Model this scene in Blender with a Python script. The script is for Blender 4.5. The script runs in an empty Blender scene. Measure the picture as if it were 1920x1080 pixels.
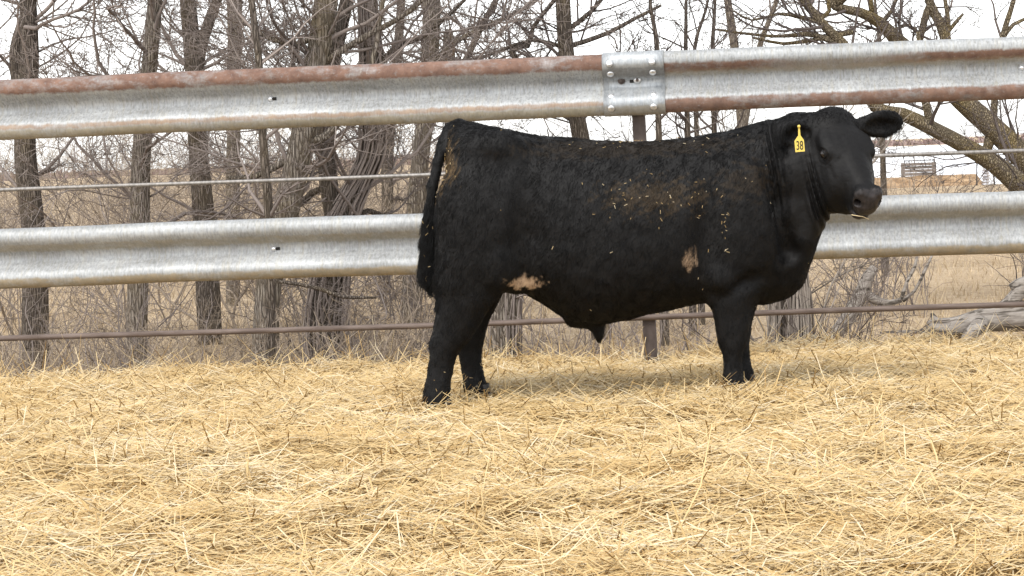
import bpy, math, random
import numpy as np
from mathutils import Vector, Matrix

rng = np.random.default_rng(38)
random.seed(38)
SC = bpy.context.scene
COL = SC.collection

# ------------------------------------------------------------------ camera, sky, sun, exposure
F_PX = 3825.0                      # focal length in pixels of a 1920 px wide picture
PX0, PY0 = 1200.0, 405.0           # principal point
CAM = np.array([0.0, 0.0, 1.06])
ROLL = math.radians(2.25)
PITCH = math.atan((405 - 283) * math.cos(ROLL) / F_PX)
fw = np.array([0, math.cos(PITCH), -math.sin(PITCH)])
up0 = np.array([0, math.sin(PITCH), math.cos(PITCH)])
rt0 = np.array([1.0, 0, 0])
RT = math.cos(ROLL) * rt0 - math.sin(ROLL) * up0
UP = math.cos(ROLL) * up0 + math.sin(ROLL) * rt0
cam_d = bpy.data.cameras.new('camera')
cam = bpy.data.objects.new('camera', cam_d)
COL.objects.link(cam)
cam.matrix_world = Matrix(((RT[0], UP[0], -fw[0], CAM[0]), (RT[1], UP[1], -fw[1], CAM[1]),
                           (RT[2], UP[2], -fw[2], CAM[2]), (0, 0, 0, 1)))
cam_d.sensor_width = 36.0
cam_d.lens = F_PX / 1920 * 36.0
cam_d.shift_x = -(PX0 - 960) / 1920
cam_d.shift_y = -(540 - PY0) / 1920
cam_d.clip_start = 0.1
cam_d.clip_end = 5000
SC.camera = cam

SUN_EL, SUN_AZ = math.radians(56), math.radians(205)     # azimuth clockwise from +Y
world = bpy.data.worlds.new('World')
SC.world = world
world.use_nodes = True
wn = world.node_tree.nodes
wl = world.node_tree.links
wn.clear()
sky = wn.new('ShaderNodeTexSky')
sky.sky_type = 'NISHITA'
sky.sun_disc = False
sky.sun_elevation = SUN_EL
sky.sun_rotation = SUN_AZ
sky.dust_density = 1.0
sky.air_density = 1.0
sky.ozone_density = 1.0
hs = wn.new('ShaderNodeHueSaturation')
hs.inputs['Saturation'].default_value = 0.12
bg = wn.new('ShaderNodeBackground')
bg.inputs['Strength'].default_value = 0.15
wo = wn.new('ShaderNodeOutputWorld')
wl.new(sky.outputs[0], hs.inputs['Color'])
wl.new(hs.outputs[0], bg.inputs['Color'])
wl.new(bg.outputs[0], wo.inputs['Surface'])

sun_d = bpy.data.lights.new('sun', 'SUN')
sun_d.energy = 0.9
sun_d.angle = math.radians(20)
sun_d.color = (1.0, 0.95, 0.88)
sun = bpy.data.objects.new('sun', sun_d)
COL.objects.link(sun)
sdir = Vector((math.sin(SUN_AZ) * math.cos(SUN_EL), math.cos(SUN_AZ) * math.cos(SUN_EL), math.sin(SUN_EL)))
sun.rotation_euler = sdir.to_track_quat('Z', 'Y').to_euler()
sun.location = (0, 0, 30)

vs = SC.view_settings
vs.view_transform = 'Standard'
vs.look = 'None'
vs.exposure = 1.35
vs.gamma = 1.0
vs.use_curve_mapping = False


# ------------------------------------------------------------------ helpers
def at(px, py, Y):
    """the point of the vertical plane y = Y seen at a pixel of the 1920 x 1080 picture"""
    d = fw + RT * ((px - PX0) / F_PX) - UP * ((py - PY0) / F_PX)
    return CAM + d * (Y / d[1])


def mpp(Y):
    return Y / F_PX


def smooth(a, b, x):
    t = np.clip((np.asarray(x, float) - a) / (b - a), 0, 1)
    return t * t * (3 - 2 * t)


def snoise(p, scale, seed, octaves=3):
    """cheap smooth noise in -1..1, p (n, d)"""
    r = np.random.default_rng(seed)
    p = np.atleast_2d(p)
    out = np.zeros(len(p))
    amp, tot, f = 1.0, 0.0, 1.0 / scale
    for o in range(octaves):
        for k in range(4):
            w = r.normal(size=p.shape[1])
            w *= f * 2 * math.pi * r.uniform(.5, 1.2) / (np.linalg.norm(w) + 1e-9)
            out += amp * np.sin(p @ w + r.uniform(0, 6.28)) / 2.6
        tot += amp
        amp *= .55
        f *= 2.1
    return out / tot


def gz(x, y):
    """height of the earth"""
    x = np.asarray(x, float)
    y = np.asarray(y, float)
    z = -0.14 - 0.44 * smooth(10.9, 12.2, y)
    p = np.stack([np.ravel(x + 0 * y), np.ravel(y + 0 * x)], 1)
    n = snoise(p, 6.0, 5).reshape((x + 0 * y).shape)
    z = z + 0.035 * n * smooth(12, 16, y) * (1 - smooth(60, 90, y))
    lake = smooth(76, 80, y + 4 * np.sin(x * .12)) * smooth(-6, 0, x) * (1 - smooth(600, 640, y))
    z = z - 0.5 * lake + 2.5 * smooth(640, 1500, y)
    return z


def tag(o, label=None, cat=None, group=None, kind=None):
    if label:
        o['label'] = label
    if cat:
        o['category'] = cat
    if group:
        o['group'] = group
    if kind:
        o['kind'] = kind
    return o


def empty(name, loc, rz=0.0, label=None, cat=None, group=None):
    o = bpy.data.objects.new(name, None)
    COL.objects.link(o)
    o.location = [float(v) for v in loc]
    o.rotation_euler = (0, 0, rz)
    o.empty_display_size = .1
    return tag(o, label, cat, group)


class MB:
    """collects vertices and faces, with a tone value per face"""
    def __init__(s):
        s.v, s.q, s.t, s.n = [], [], [], 0
        s.tq, s.tt = [], []

    def add(s, v, quads=None, tris=None, tone=0.5):
        v = np.asarray(v, float).reshape(-1, 3)
        if quads is not None and len(quads):
            quads = np.asarray(quads, int).reshape(-1, 4)
            s.q.append(quads + s.n)
            s.tq.append(np.broadcast_to(np.asarray(tone, float), (len(quads),)).copy())
        if tris is not None and len(tris):
            tris = np.asarray(tris, int).reshape(-1, 3)
            s.t.append(tris + s.n)
            s.tt.append(np.broadcast_to(np.asarray(tone, float), (len(tris),)).copy())
        s.v.append(v)
        s.n += len(v)

    def tube(s, pts, rad, sides=5, tone=0.5, cap=True, rough=0.0, seed=0):
        pts = np.asarray(pts, float)
        rad = np.asarray(rad, float)
        n = len(pts)
        tg = np.empty_like(pts)
        tg[1:-1] = pts[2:] - pts[:-2]
        tg[0] = pts[1] - pts[0]
        tg[-1] = pts[-1] - pts[-2]
        tg /= np.sqrt((tg * tg).sum(1))[:, None] + 1e-9
        m = tg.mean(0)
        ref = np.array([0.17, 0.98, 0.1]) if abs(m[1]) < .75 * np.linalg.norm(m) else np.array([0.98, 0.1, 0.17])
        a = ref - tg * (tg @ ref)[:, None]
        a /= np.sqrt((a * a).sum(1))[:, None] + 1e-9
        b = np.cross(tg, a)
        ang = np.arange(sides) * (2 * math.pi / sides)
        c, sn = np.cos(ang), np.sin(ang)
        rr = rad[:, None]
        if rough:
            r2 = np.random.default_rng(seed)
            ph = r2.uniform(0, 6.28, 8)
            L = np.cumsum(np.r_[0, np.linalg.norm(np.diff(pts, axis=0), axis=1)])[:, None]
            k = 1 + rough * (np.sin(2 * ang + ph[0] + L * 1.3) * .5 + np.sin(3 * ang + ph[1] - L * 2.1) * .4 +
                             np.sin(5 * ang + ph[2] + L * .9) * .35 + np.sin(9 * ang + ph[3] + 1.7 * np.sin(L * 2)) * .3 +
                             np.sin(L * 7 + ph[4] + 2 * ang) * .25)
            rr = rr * k
        v = pts[:, None, :] + rr[..., None] * (a[:, None, :] * c[None, :, None] + b[:, None, :] * sn[None, :, None])
        i = np.arange(n - 1)[:, None] * sides
        j = np.arange(sides)[None, :]
        j2 = (j + 1) % sides
        q = np.stack([i + j, i + j2, i + sides + j2, i + sides + j], -1).reshape(-1, 4)
        v = v.reshape(-1, 3)
        tr = None
        if cap:
            v = np.vstack([v, pts[:1], pts[-1:]])
            k = np.arange(sides)
            k2 = (k + 1) % sides
            tr = np.vstack([np.stack([np.full(sides, n * sides), k2, k], 1),
                            np.stack([np.full(sides, n * sides + 1), (n - 1) * sides + k, (n - 1) * sides + k2], 1)])
        s.add(v, q, tr, tone)

    def box(s, c, h, rot=None, tone=.5):
        c = np.asarray(c, float)
        v = np.array([[x, y, z] for x in (-1, 1) for y in (-1, 1) for z in (-1, 1)], float) * np.asarray(h, float)
        if rot is not None:
            v = v @ np.asarray(rot).T
        s.add(v + c, [[0, 1, 3, 2], [4, 6, 7, 5], [0, 4, 5, 1], [2, 3, 7, 6], [0, 2, 6, 4], [1, 5, 7, 3]], tone=tone)

    def build(s, name, mat, parent=None, smooth_=True, origin=None):
        if not s.v:
            s.add([[0, 0, 0]])
        v = np.vstack(s.v)
        o_ = np.zeros(3) if origin is None else np.asarray(origin, float)
        v = v - o_
        me = bpy.data.meshes.new(name)
        q = np.vstack(s.q) if s.q else np.zeros((0, 4), int)
        t = np.vstack(s.t) if s.t else np.zeros((0, 3), int)
        me.vertices.add(len(v))
        me.vertices.foreach_set('co', v.astype(np.float32).ravel())
        me.loops.add(q.size + t.size)
        me.loops.foreach_set('vertex_index', np.concatenate([q.ravel(), t.ravel()]).astype(np.int32))
        nq, nt = len(q), len(t)
        me.polygons.add(nq + nt)
        st = np.concatenate([np.arange(nq) * 4, nq * 4 + np.arange(nt) * 3]).astype(np.int32)
        me.polygons.foreach_set('loop_start', st)
        me.polygons.foreach_set('use_smooth', np.full(nq + nt, bool(smooth_)))
        me.update(calc_edges=True)
        at_ = me.attributes.new('tone', 'FLOAT', 'FACE')
        tones = np.concatenate((s.tq if s.tq else []) + (s.tt if s.tt else [])) if (s.tq or s.tt) else np.zeros(0)
        at_.data.foreach_set('value', tones.astype(np.float32))
        if mat:
            me.materials.append(mat)
        ob = bpy.data.objects.new(name, me)
        COL.objects.link(ob)
        ob.location = [float(x) for x in o_]
        if parent:
            ob.parent = parent
        return ob


# ------------------------------------------------------------------ materials
class Mat:
    def __init__(s, name, rough=.8, metallic=0.0, spec=.3):
        s.m = bpy.data.materials.new(name)
        s.m.use_nodes = True
        s.nt = s.m.node_tree
        s.b = s.nt.nodes['Principled BSDF']
        s.b.inputs['Roughness'].default_value = rough
        s.b.inputs['Metallic'].default_value = metallic
        s.b.inputs['Specular IOR Level'].default_value = spec

    def n(s, typ, **kw):
        nd = s.nt.nodes.new(typ)
        for k, v in kw.items():
            setattr(nd, k, v)
        return nd

    def l(s, a, b):
        s.nt.links.new(a, b)

    def coord(s, scale=(1, 1, 1), kind='Object'):
        tc = s.n('ShaderNodeTexCoord')
        mp = s.n('ShaderNodeMapping')
        mp.inputs['Scale'].default_value = scale
        s.l(tc.outputs[kind], mp.inputs['Vector'])
        return mp.outputs[0]

    def noise(s, co, scale, detail=4, rough=.55):
        nd = s.n('ShaderNodeTexNoise')
        nd.inputs['Scale'].default_value = scale
        nd.inputs['Detail'].default_value = detail
        nd.inputs['Roughness'].default_value = rough
        s.l(co, nd.inputs['Vector'])
        return nd.outputs['Fac']

    def ramp(s, fac, stops, interp='LINEAR'):
        r = s.n('ShaderNodeValToRGB')
        r.color_ramp.interpolation = interp
        e = r.color_ramp.elements
        while len(e) > 1:
            e.remove(e[-1])
        e[0].position = stops[0][0]
        e[0].color = tuple(stops[0][1]) + (1,)
        for p, c in stops[1:]:
            k = e.new(p)
            k.color = tuple(c) + (1,)
        s.l(fac, r.inputs[0])
        return r.outputs[0]

    def math(s, op, a, b=None, clamp=False):
        nd = s.n('ShaderNodeMath', operation=op)
        nd.use_clamp = clamp
        for i, x in enumerate((a, b)):
            if x is None:
                continue
            if isinstance(x, (int, float)):
                nd.inputs[i].default_value = x
            else:
                s.l(x, nd.inputs[i])
        return nd.outputs[0]

    def mix(s, fac, a, b, blend='MIX'):
        nd = s.n('ShaderNodeMix', data_type='RGBA', blend_type=blend)
        if isinstance(fac, (int, float)):
            nd.inputs[0].default_value = fac
        else:
            s.l(fac, nd.inputs[0])
        for i, x in ((6, a), (7, b)):
            if isinstance(x, tuple):
                nd.inputs[i].default_value = x + (1,)
            else:
                s.l(x, nd.inputs[i])
        return nd.outputs[2]

    def attr(s, name):
        nd = s.n('ShaderNodeAttribute')
        nd.attribute_name = name
        return nd.outputs['Fac']

    def bump(s, h, strength=.5, dist=.01):
        bn = s.n('ShaderNodeBump')
        bn.inputs['Strength'].default_value = strength
        bn.inputs['Distance'].default_value = dist
        s.l(h, bn.inputs['Height'])
        s.l(bn.outputs[0], s.b.inputs['Normal'])

    def color(s, c):
        if isinstance(c, tuple):
            s.b.inputs['Base Color'].default_value = c + (1,)
        else:
            s.l(c, s.b.inputs['Base Color'])
        return s


def mat_bark(name, dark, mid, light, scale=1.0, moss=0.0, zs=.16):
    m = Mat(name, rough=.95, spec=.1)
    co = m.coord((1, 1, zs))
    vor = m.n('ShaderNodeTexVoronoi', feature='DISTANCE_TO_EDGE')
    vor.inputs['Scale'].default_value = 38 * scale
    nz = m.noise(co, 22 * scale, 5)
    warp = m.n('ShaderNodeVectorMath', operation='ADD')
    sc = m.n('ShaderNodeVectorMath', operation='SCALE')
    nzc = m.n('ShaderNodeTexNoise')
    nzc.inputs['Scale'].default_value = 9 * scale
    m.l(co, nzc.inputs['Vector'])
    m.l(nzc.outputs['Color'], sc.inputs[0])
    sc.inputs['Scale'].default_value = .05
    m.l(co, warp.inputs[0])
    m.l(sc.outputs[0], warp.inputs[1])
    m.l(warp.outputs[0], vor.inputs['Vector'])
    f = m.math('MULTIPLY', m.math('POWER', m.math('MULTIPLY', vor.outputs['Distance'], 3.2, True), .7), nz)
    f = m.math('MULTIPLY', f, 1.9, True)
    big = m.noise(m.coord((1, 1, .6)), 2.3, 3)
    c = m.ramp(f, [(0.0, dark), (.42, mid), (1.0, light)])
    c = m.mix(m.math('MULTIPLY', big, .45), c, mid)
    if moss:
        g = m.math('MULTIPLY', m.ramp(m.noise(m.coord((1, 1, .5)), 5, 4), [(.45, (0, 0, 0)), (.7, (1, 1, 1))]), moss)
        c = m.mix(g, c, (.23, .17, .06))
    m.color(c)
    m.bump(f, 1.0, .02)
    return m.m


M_BARK = mat_bark('furrowed_bark', (.10, .085, .07), (.19, .16, .13), (.31, .275, .235), 1.25, .35)
M_BARK2 = mat_bark('dark_bark', (.07, .058, .05), (.13, .108, .09), (.22, .187, .158), 1.45, .2)
M_BARK3 = mat_bark('mossy_bark', (.085, .068, .048), (.18, .145, .1), (.3, .25, .175), 1.5, .6, .45)


def mat_twig(name, a, b):
    m = Mat(name, rough=.9, spec=.15)
    t = m.attr('tone')
    nz = m.noise(m.coord(), 12, 3)
    m.color(m.mix(m.math('MULTIPLY', nz, .4), m.ramp(t, [(0, a), (1, b)]), a))
    return m.m


M_TWIG = mat_twig('bare_twig', (.1, .082, .074), (.34, .29, .26))
M_TWIG_D = mat_twig('dark_twig', (.06, .05, .048), (.17, .14, .125))
M_BRUSH = mat_twig('brush_twig', (.15, .12, .095), (.4, .33, .255))
M_VINE = mat_twig('vine_stem', (.1, .085, .072), (.42, .37, .32))
M_GRASS = mat_twig('dry_grass_blade', (.37, .28, .17), (.6, .48, .33))

m = Mat('dead_wood', rough=.85, spec=.15)
co = m.coord((6, 26, 26))
f = m.noise(co, 1.2, 6, .65)
crk = m.ramp(m.noise(m.coord((3, 30, 30)), 1.0, 4), [(.40, (0, 0, 0)), (.47, (1, 1, 1))])
m.color(m.mix(crk, (.07, .06, .05), m.ramp(f, [(.25, (.13, .112, .096)), (.5, (.235, .21, .185)), (.75, (.34, .315, .285))])))
m.bump(f, .6, .012)
M_DEAD = m.m

# pasture: dry trampled grass
m = Mat('pasture', rough=1.0, spec=.05)
co = m.coord()
n1 = m.noise(co, .35, 5, .6)
n2 = m.noise(co, 7, 5, .7)
n3 = m.noise(m.coord((1, .5, 1)), 45, 3, .7)
c = m.ramp(m.math('ADD', m.math('MULTIPLY', n1, .5), m.math('MULTIPLY', n2, .5)),
           [(.3, (.25, .18, .12)), (.45, (.43, .33, .22)), (.56, (.52, .41, .285)), (.7, (.6, .49, .36))])
c = m.mix(m.math('MULTIPLY', m.ramp(n3, [(.35, (1, 1, 1)), (.55, (0, 0, 0))]), .55), c, (.19, .13, .075))
m.color(c)
m.bump(m.math('ADD', n2, n3), .9, .04)
M_PAST = m.m

# straw
m = Mat('straw', rough=.55, spec=.35)
t = m.attr('tone')
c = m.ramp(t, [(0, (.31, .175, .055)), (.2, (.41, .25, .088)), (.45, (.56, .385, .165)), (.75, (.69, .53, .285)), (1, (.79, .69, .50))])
nz = m.noise(m.coord(), 30, 3)
c = m.mix(m.math('MULTIPLY', nz, .35), c, (.4, .27, .11))
fib = m.ramp(m.noise(m.coord((8, 40, 8)), 5, 3, .7), [(.3, (.55, .55, .55)), (.6, (1, 1, 1))])
c = m.mix(.6, c, m.mix(1.0, c, fib, 'MULTIPLY'))
m.color(c)
M_STRAW = m.m


# ------------------------------------------------------------------ ground, lake, far shore
def grid(xs, ys, zf):
    X, Y = np.meshgrid(xs, ys)
    Z = zf(X, Y)
    v = np.stack([X.ravel(), Y.ravel(), Z.ravel()], 1)
    nx, ny = len(xs), len(ys)
    i = (np.arange(ny - 1)[:, None] * nx + np.arange(nx - 1)[None, :]).ravel()
    return v, np.stack([i, i + 1, i + 1 + nx, i + nx], 1)


def sym(n, lo, hi, power):
    t = np.linspace(-1, 1, n)
    return np.sign(t) * np.abs(t) ** power * (hi - lo) / 2 + (hi + lo) / 2


xs = sym(161, -600, 600, 2.8)
ys = np.r_[np.linspace(-6, 10.6, 12), np.linspace(10.8, 13, 14), np.geomspace(13.3, 100, 60), np.geomspace(104, 1800, 40)]
b = MB()
v, q = grid(xs, ys, gz)
b.add(v, q)
tag(b.build('ground', M_PAST), kind='structure')

m = Mat('lake_ice', rough=.45, spec=.5)
n1 = m.noise(m.coord((.02, .05, 1)), 3, 4)
m.color(m.ramp(n1, [(.3, (.72, .74, .77)), (.7, (.86, .87, .88))]))
M_ICE = m.m
b = MB()
v, q = grid(np.linspace(-30, 420, 46), np.r_[np.linspace(66, 100, 12), np.geomspace(110, 690, 16)], lambda X, Y: X * 0 - 0.72)
b.add(v, q)
tag(b.build('water', M_ICE), kind='structure')

# low earth bank at the edge of the lake
m = Mat('earth_bank', rough=1, spec=.05)
n1 = m.noise(m.coord((1, 1, 3)), 2.2, 6, .7)
m.color(m.ramp(n1, [(.3, (.17, .105, .06)), (.5, (.31, .21, .125)), (.7, (.43, .31, .2))]))
m.bump(n1, .8, .06)
M_BANK = m.m
b = MB()
xs_ = np.linspace(4.4, 12.1, 60)
ys_ = np.linspace(70.5, 74.5, 26)


def bankz(X, Y):
    p = np.stack([X.ravel(), Y.ravel()], 1)
    e = smooth(4.4, 5.4, X) * (1 - smooth(11.85, 12.1, X)) * smooth(70.5, 71.5, Y) * (1 - smooth(73.6, 74.5, Y))
    return gz(X, Y) - .06 + e * (.42 + .03 * snoise(p, 2.0, 77).reshape(X.shape) + .012 * snoise(p, .3, 78).reshape(X.shape))


v, q = grid(xs_, ys_, bankz)
b.add(v, q)
tag(b.build('terrain', M_BANK), kind='structure')

# far woods on the other shore: one mass of twigs and leafless crowns
m = Mat('far_woods', rough=1, spec=0)
m.color(m.ramp(m.attr('tone'), [(0, (.16, .11, .1)), (1, (.3, .23, .215))]))
M_FARW = m.m
b = MB()
for k in range(2600):
    x = rng.uniform(-330, 420)
    y = rng.uniform(645, 700)
    z0 = float(gz(x, y))
    h = rng.uniform(1.5, 3.2) * (1 + .3 * math.sin(x * .05))
    w = rng.uniform(.6, 1.6)
    px_ = [[x, y, z0 - .2], [x + rng.normal() * w * .4, y, z0 + h * .5], [x + rng.normal() * w, y + rng.normal(), z0 + h]]
    b.tube(px_, [w * .5, w * .42, .05], 4, rng.uniform(0, 1), cap=False)
tag(b.build('distant_woods', M_FARW), 'low leafless woods along the far shore of the pale lake', 'woods', kind='stuff')

# ------------------------------------------------------------------ straw bedding
def bedz(x, y):
    p = np.stack([np.ravel(x), np.ravel(y)], 1)
    z = .034 * snoise(p, 1.1, 11) + .022 * snoise(p, .4, 12, 2)
    edge = 10.95 + .18 * snoise(p[:, :1], 1.6, 13)
    e = 1 - smooth(-.15, .25, p[:, 1] - edge)
    ridge = .03 * np.exp(-((p[:, 1] - edge + .25) / .3) ** 2) * (1 + snoise(p[:, :1], .8, 14))
    z = (z + ridge * .6 - .055 - .03 * smooth(9.6, 10.8, p[:, 1])) * e + (1 - e) * (-.17 - .45 * smooth(10.9, 12.2, p[:, 1]))
    return z.reshape(np.shape(x))


b = MB()
xs_ = np.linspace(-5.6, 4.4, 220)
ys_ = np.linspace(2.4, 11.5, 200)
v, q = grid(xs_, ys_, lambda X, Y: bedz(X, Y) - .012)
b.add(v, q, tone=.3)


def stems(b, x, y, z, az, tilt, L, w, bend, tone, roll=None):
    n = len(x)
    u = np.stack([np.cos(az) * np.cos(tilt), np.sin(az) * np.cos(tilt), np.sin(tilt)], 1)
    side = np.stack([-np.sin(az), np.cos(az), np.zeros(n)], 1)
    nrm = np.cross(u, side)
    nrm[nrm[:, 2] < 0] *= -1
    c = np.stack([x, y, z], 1)
    V = np.empty((n, 3, 3, 3))
    for k, t in enumerate((-.5, .0, .5)):
        p = c + u * (t * L)[:, None] - nrm * (bend * L * (t * t) * 4)[:, None]
        tw = (.9, 1.0, .6)[k]
        V[:, k, 0] = p - side * (w * tw * .5)[:, None]
        V[:, k, 1] = p + nrm * (w * tw * .42)[:, None]
        V[:, k, 2] = p + side * (w * tw * .5)[:, None]
    base = np.arange(n)[:, None] * 9
    q = np.array([[0, 1, 4, 3], [1, 2, 5, 4], [3, 4, 7, 6], [4, 5, 8, 7]])
    Q = (base[:, :, None] + q[None]).reshape(-1, 4)
    b.add(V.reshape(-1, 3), Q, tone=np.repeat(tone, 4))


def straw_field(N):
    y = np.empty(0)
    x = np.empty(0)
    while len(x) < N:
        yy = 4.3 + (11.25 - 4.3) * rng.random(N) ** .9
        xx = rng.uniform(-4.9, 3.7, N)
        k = (xx > -yy * 1280 / F_PX - .75) & (xx < yy * 800 / F_PX + .85)
        x, y = np.r_[x, xx[k]], np.r_[y, yy[k]]
    return x[:N], y[:N]


N = 152000
x, y = straw_field(N)
pp = np.stack([x, y], 1)
keep = y < 11.05 + .2 * snoise(pp[:, :1], 1.6, 13) + rng.normal(size=N) * .05
x, y, pp = x[keep], y[keep], pp[keep]
N = len(x)
L = np.clip(rng.lognormal(-1.9, .42, N), .05, .38)
swirl = snoise(pp, .7, 21) * 1.6
az = np.where(rng.random(N) < .6, rng.normal(0, .75, N) + swirl, rng.uniform(0, math.pi, N))
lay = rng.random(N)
tilt = rng.normal(0, .09, N) * (.5 + lay)
upr = rng.random(N) < .007
tilt[upr] = rng.uniform(.25, .8, upr.sum())
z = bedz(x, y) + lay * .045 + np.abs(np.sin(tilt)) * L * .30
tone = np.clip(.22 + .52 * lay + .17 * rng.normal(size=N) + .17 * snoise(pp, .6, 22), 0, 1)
tone[upr] = np.clip(tone[upr], .5, 1)
w = rng.uniform(.0028, .0062, N)
stems(b, x, y, z, az, tilt, L, w, rng.normal(0, .11, N), tone)
# straw trampled up around the hooves
for hx_, hy_ in ((818, 8.835), (895, 9.165), (1376, 8.85), (1392, 9.15)):
    c_ = at(hx_, 740, hy_)
    nn = 130
    aa = rng.uniform(0, 6.28, nn)
    dd = rng.uniform(.06, .17, nn)
    xx2, yy2 = c_[0] + np.cos(aa) * dd, hy_ + np.sin(aa) * dd
    tl = np.abs(rng.normal(.2, .3, nn))
    ll = rng.uniform(.07, .2, nn)
    stems(b, xx2, yy2, bedz(xx2, yy2) + .035 + np.sin(tl) * ll * .35, aa + rng.normal(1.57, .8, nn), tl, ll, rng.uniform(.003, .006, nn), rng.normal(0, .12, nn),
          np.clip(rng.normal(.55, .25, nn), 0, 1))
# longer stalks that stick up along the far rim
n2 = 1500
x2 = rng.uniform(-4.6, 3.4, n2)
y2 = 10.85 + .18 * snoise(x2[:, None], 1.6, 13) + rng.normal(size=n2) * .17
t2 = np.abs(rng.normal(0, .5, n2))
L2 = rng.uniform(.1, .34, n2)
a2 = rng.uniform(0, 6.28, n2)
stems(b, x2, y2, bedz(x2, y2) + .03 + np.sin(t2) * L2 * .4, a2, t2, L2, rng.uniform(.003, .0052, n2), rng.normal(0, .1, n2),
      np.clip(rng.normal(.66, .2, n2), 0, 1))
tag(b.build('straw', M_STRAW), 'deep golden straw bedding spread over the pen floor', 'straw', kind='stuff')

# ------------------------------------------------------------------ dry grass beyond the fence
b = MB()
ng = 52000
yy = 11.5 + 38 * rng.random(ng) ** 1.9
xx = rng.uniform(-1, 1, ng) * (yy * .27 + 1.0) - yy * .06
h = rng.uniform(.03, .15, ng) * (1 + .6 * snoise(np.stack([xx, yy], 1), 2.5, 31))
h = np.clip(h, .02, .28)
a = rng.uniform(0, 6.28, ng)
lean = rng.uniform(0, .9, ng)
z0 = gz(xx, yy)
wd = rng.uniform(.002, .0045, ng) * (1 + yy / 40)
base = np.stack([xx, yy, z0 - .01], 1)
sd = np.stack([np.cos(a), np.sin(a), 0 * a], 1)
top = base + np.stack([-np.sin(a) * lean * h, np.cos(a) * lean * h, h], 1) + sd * (rng.normal(size=ng) * h * .3)[:, None]
V = np.stack([base - sd * wd[:, None], base + sd * wd[:, None], top], 1).reshape(-1, 3)
b.add(V, None, np.arange(ng * 3).reshape(-1, 3), np.clip(.5 + .25 * rng.normal(size=ng), 0, 1))
tag(b.build('dry_grass', M_GRASS), 'short dry tan grass growing on the pasture beyond the fence', 'grass', kind='stuff')


# ------------------------------------------------------------------ trees and brush
class Grower:
    def __init__(s, mb, seed, rmin=.0028, sag=.0, wob=.16, dens=1.0, tone=.5, sides=3):
        s.mb, s.r = mb, np.random.default_rng(seed)
        s.rmin, s.sag, s.wob, s.dens, s.tone, s.sides = rmin, sag, wob, dens, tone, sides
        s.count = 0

    def grow(s, p, d, L, r0, depth, upw=.05):
        r = s.r
        n = max(3, min(12, int(L / .14)))
        st = L / n
        pts = [np.asarray(p, float)]
        d = np.asarray(d, float)
        d = d / np.linalg.norm(d)
        ds = [d]
        for k in range(n):
            d = d + r.normal(size=3) * s.wob + np.array([0, 0, upw - s.sag * k / n])
            d /= np.linalg.norm(d)
            pts.append(pts[-1] + d * st)
            ds.append(d)
        rad = np.maximum(r0 * np.linspace(1, .28, n + 1), s.rmin * .7)
        s.mb.tube(pts, rad, s.sides if r0 < .012 else 6, np.clip(s.tone + r.normal() * .2, 0, 1), cap=False)
        s.count += 1
        if depth <= 0:
            return
        nc = max(1, int(r.poisson(s.dens * (2.2 + L * 2.6))))
        for _ in range(nc):
            t = r.uniform(.22, 1.0)
            i = min(n, int(t * n))
            dd = ds[i]
            ax = r.normal(size=3)
            ax -= dd * (ax @ dd)
            ax /= np.linalg.norm(ax) + 1e-9
            ang = r.uniform(.5, 1.15)
            nd = dd * math.cos(ang) + ax * math.sin(ang)
            rr = max(s.rmin, rad[i] * r.uniform(.4, .72))
            s.grow(pts[i], nd, L * r.uniform(.32, .68) * (1.1 - .45 * t), rr, depth - 1, upw)


def dense_path(pts, step=.12):
    pts = np.asarray(pts, float)
    # Catmull-Rom through the points
    P = np.vstack([2 * pts[0] - pts[1], pts, 2 * pts[-1] - pts[-2]])
    out = []
    for i in range(1, len(P) - 2):
        n = max(2, int(np.linalg.norm(P[i + 1] - P[i]) / step))
        t = np.linspace(0, 1, n, endpoint=False)[:, None]
        p0, p1, p2, p3 = P[i - 1], P[i], P[i + 1], P[i + 2]
        out.append(.5 * (2 * p1 + (p2 - p0) * t + (2 * p0 - 5 * p1 + 4 * p2 - p3) * t ** 2 + (3 * p1 - p0 - 3 * p2 + p3) * t ** 3))
    out.append(pts[-1:])
    return np.vstack(out)


def px_path(rows, Y, ground=True, seed=0):
    """rows: (px, py, radius px) from the root upwards, at depth Y"""
    r = np.random.default_rng(seed)
    pts, rad = [], []
    for k, row in enumerate(rows):
        dy = row[3] if len(row) > 3 else 0
        pts.append(at(row[0], row[1], Y + dy))
        rad.append(row[2] * mpp(Y))
    if ground:
        z0 = float(gz(pts[0][0], pts[0][1]))
        p = pts[0].copy()
        p[2] = z0 - .12
        if pts[0][2] > z0 + .05:
            pts.insert(0, p)
            rad.insert(0, rad[0] * 1.22)
        else:
            pts[0] = p
    pts = np.array(pts)
    d = dense_path(pts)
    tl = np.cumsum(np.r_[0, np.linalg.norm(np.diff(pts, axis=0), axis=1)])
    td = np.cumsum(np.r_[0, np.linalg.norm(np.diff(d, axis=0), axis=1)])
    rd = np.interp(td / td[-1] * tl[-1], tl, rad)
    return d, rd


TREES = []


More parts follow.
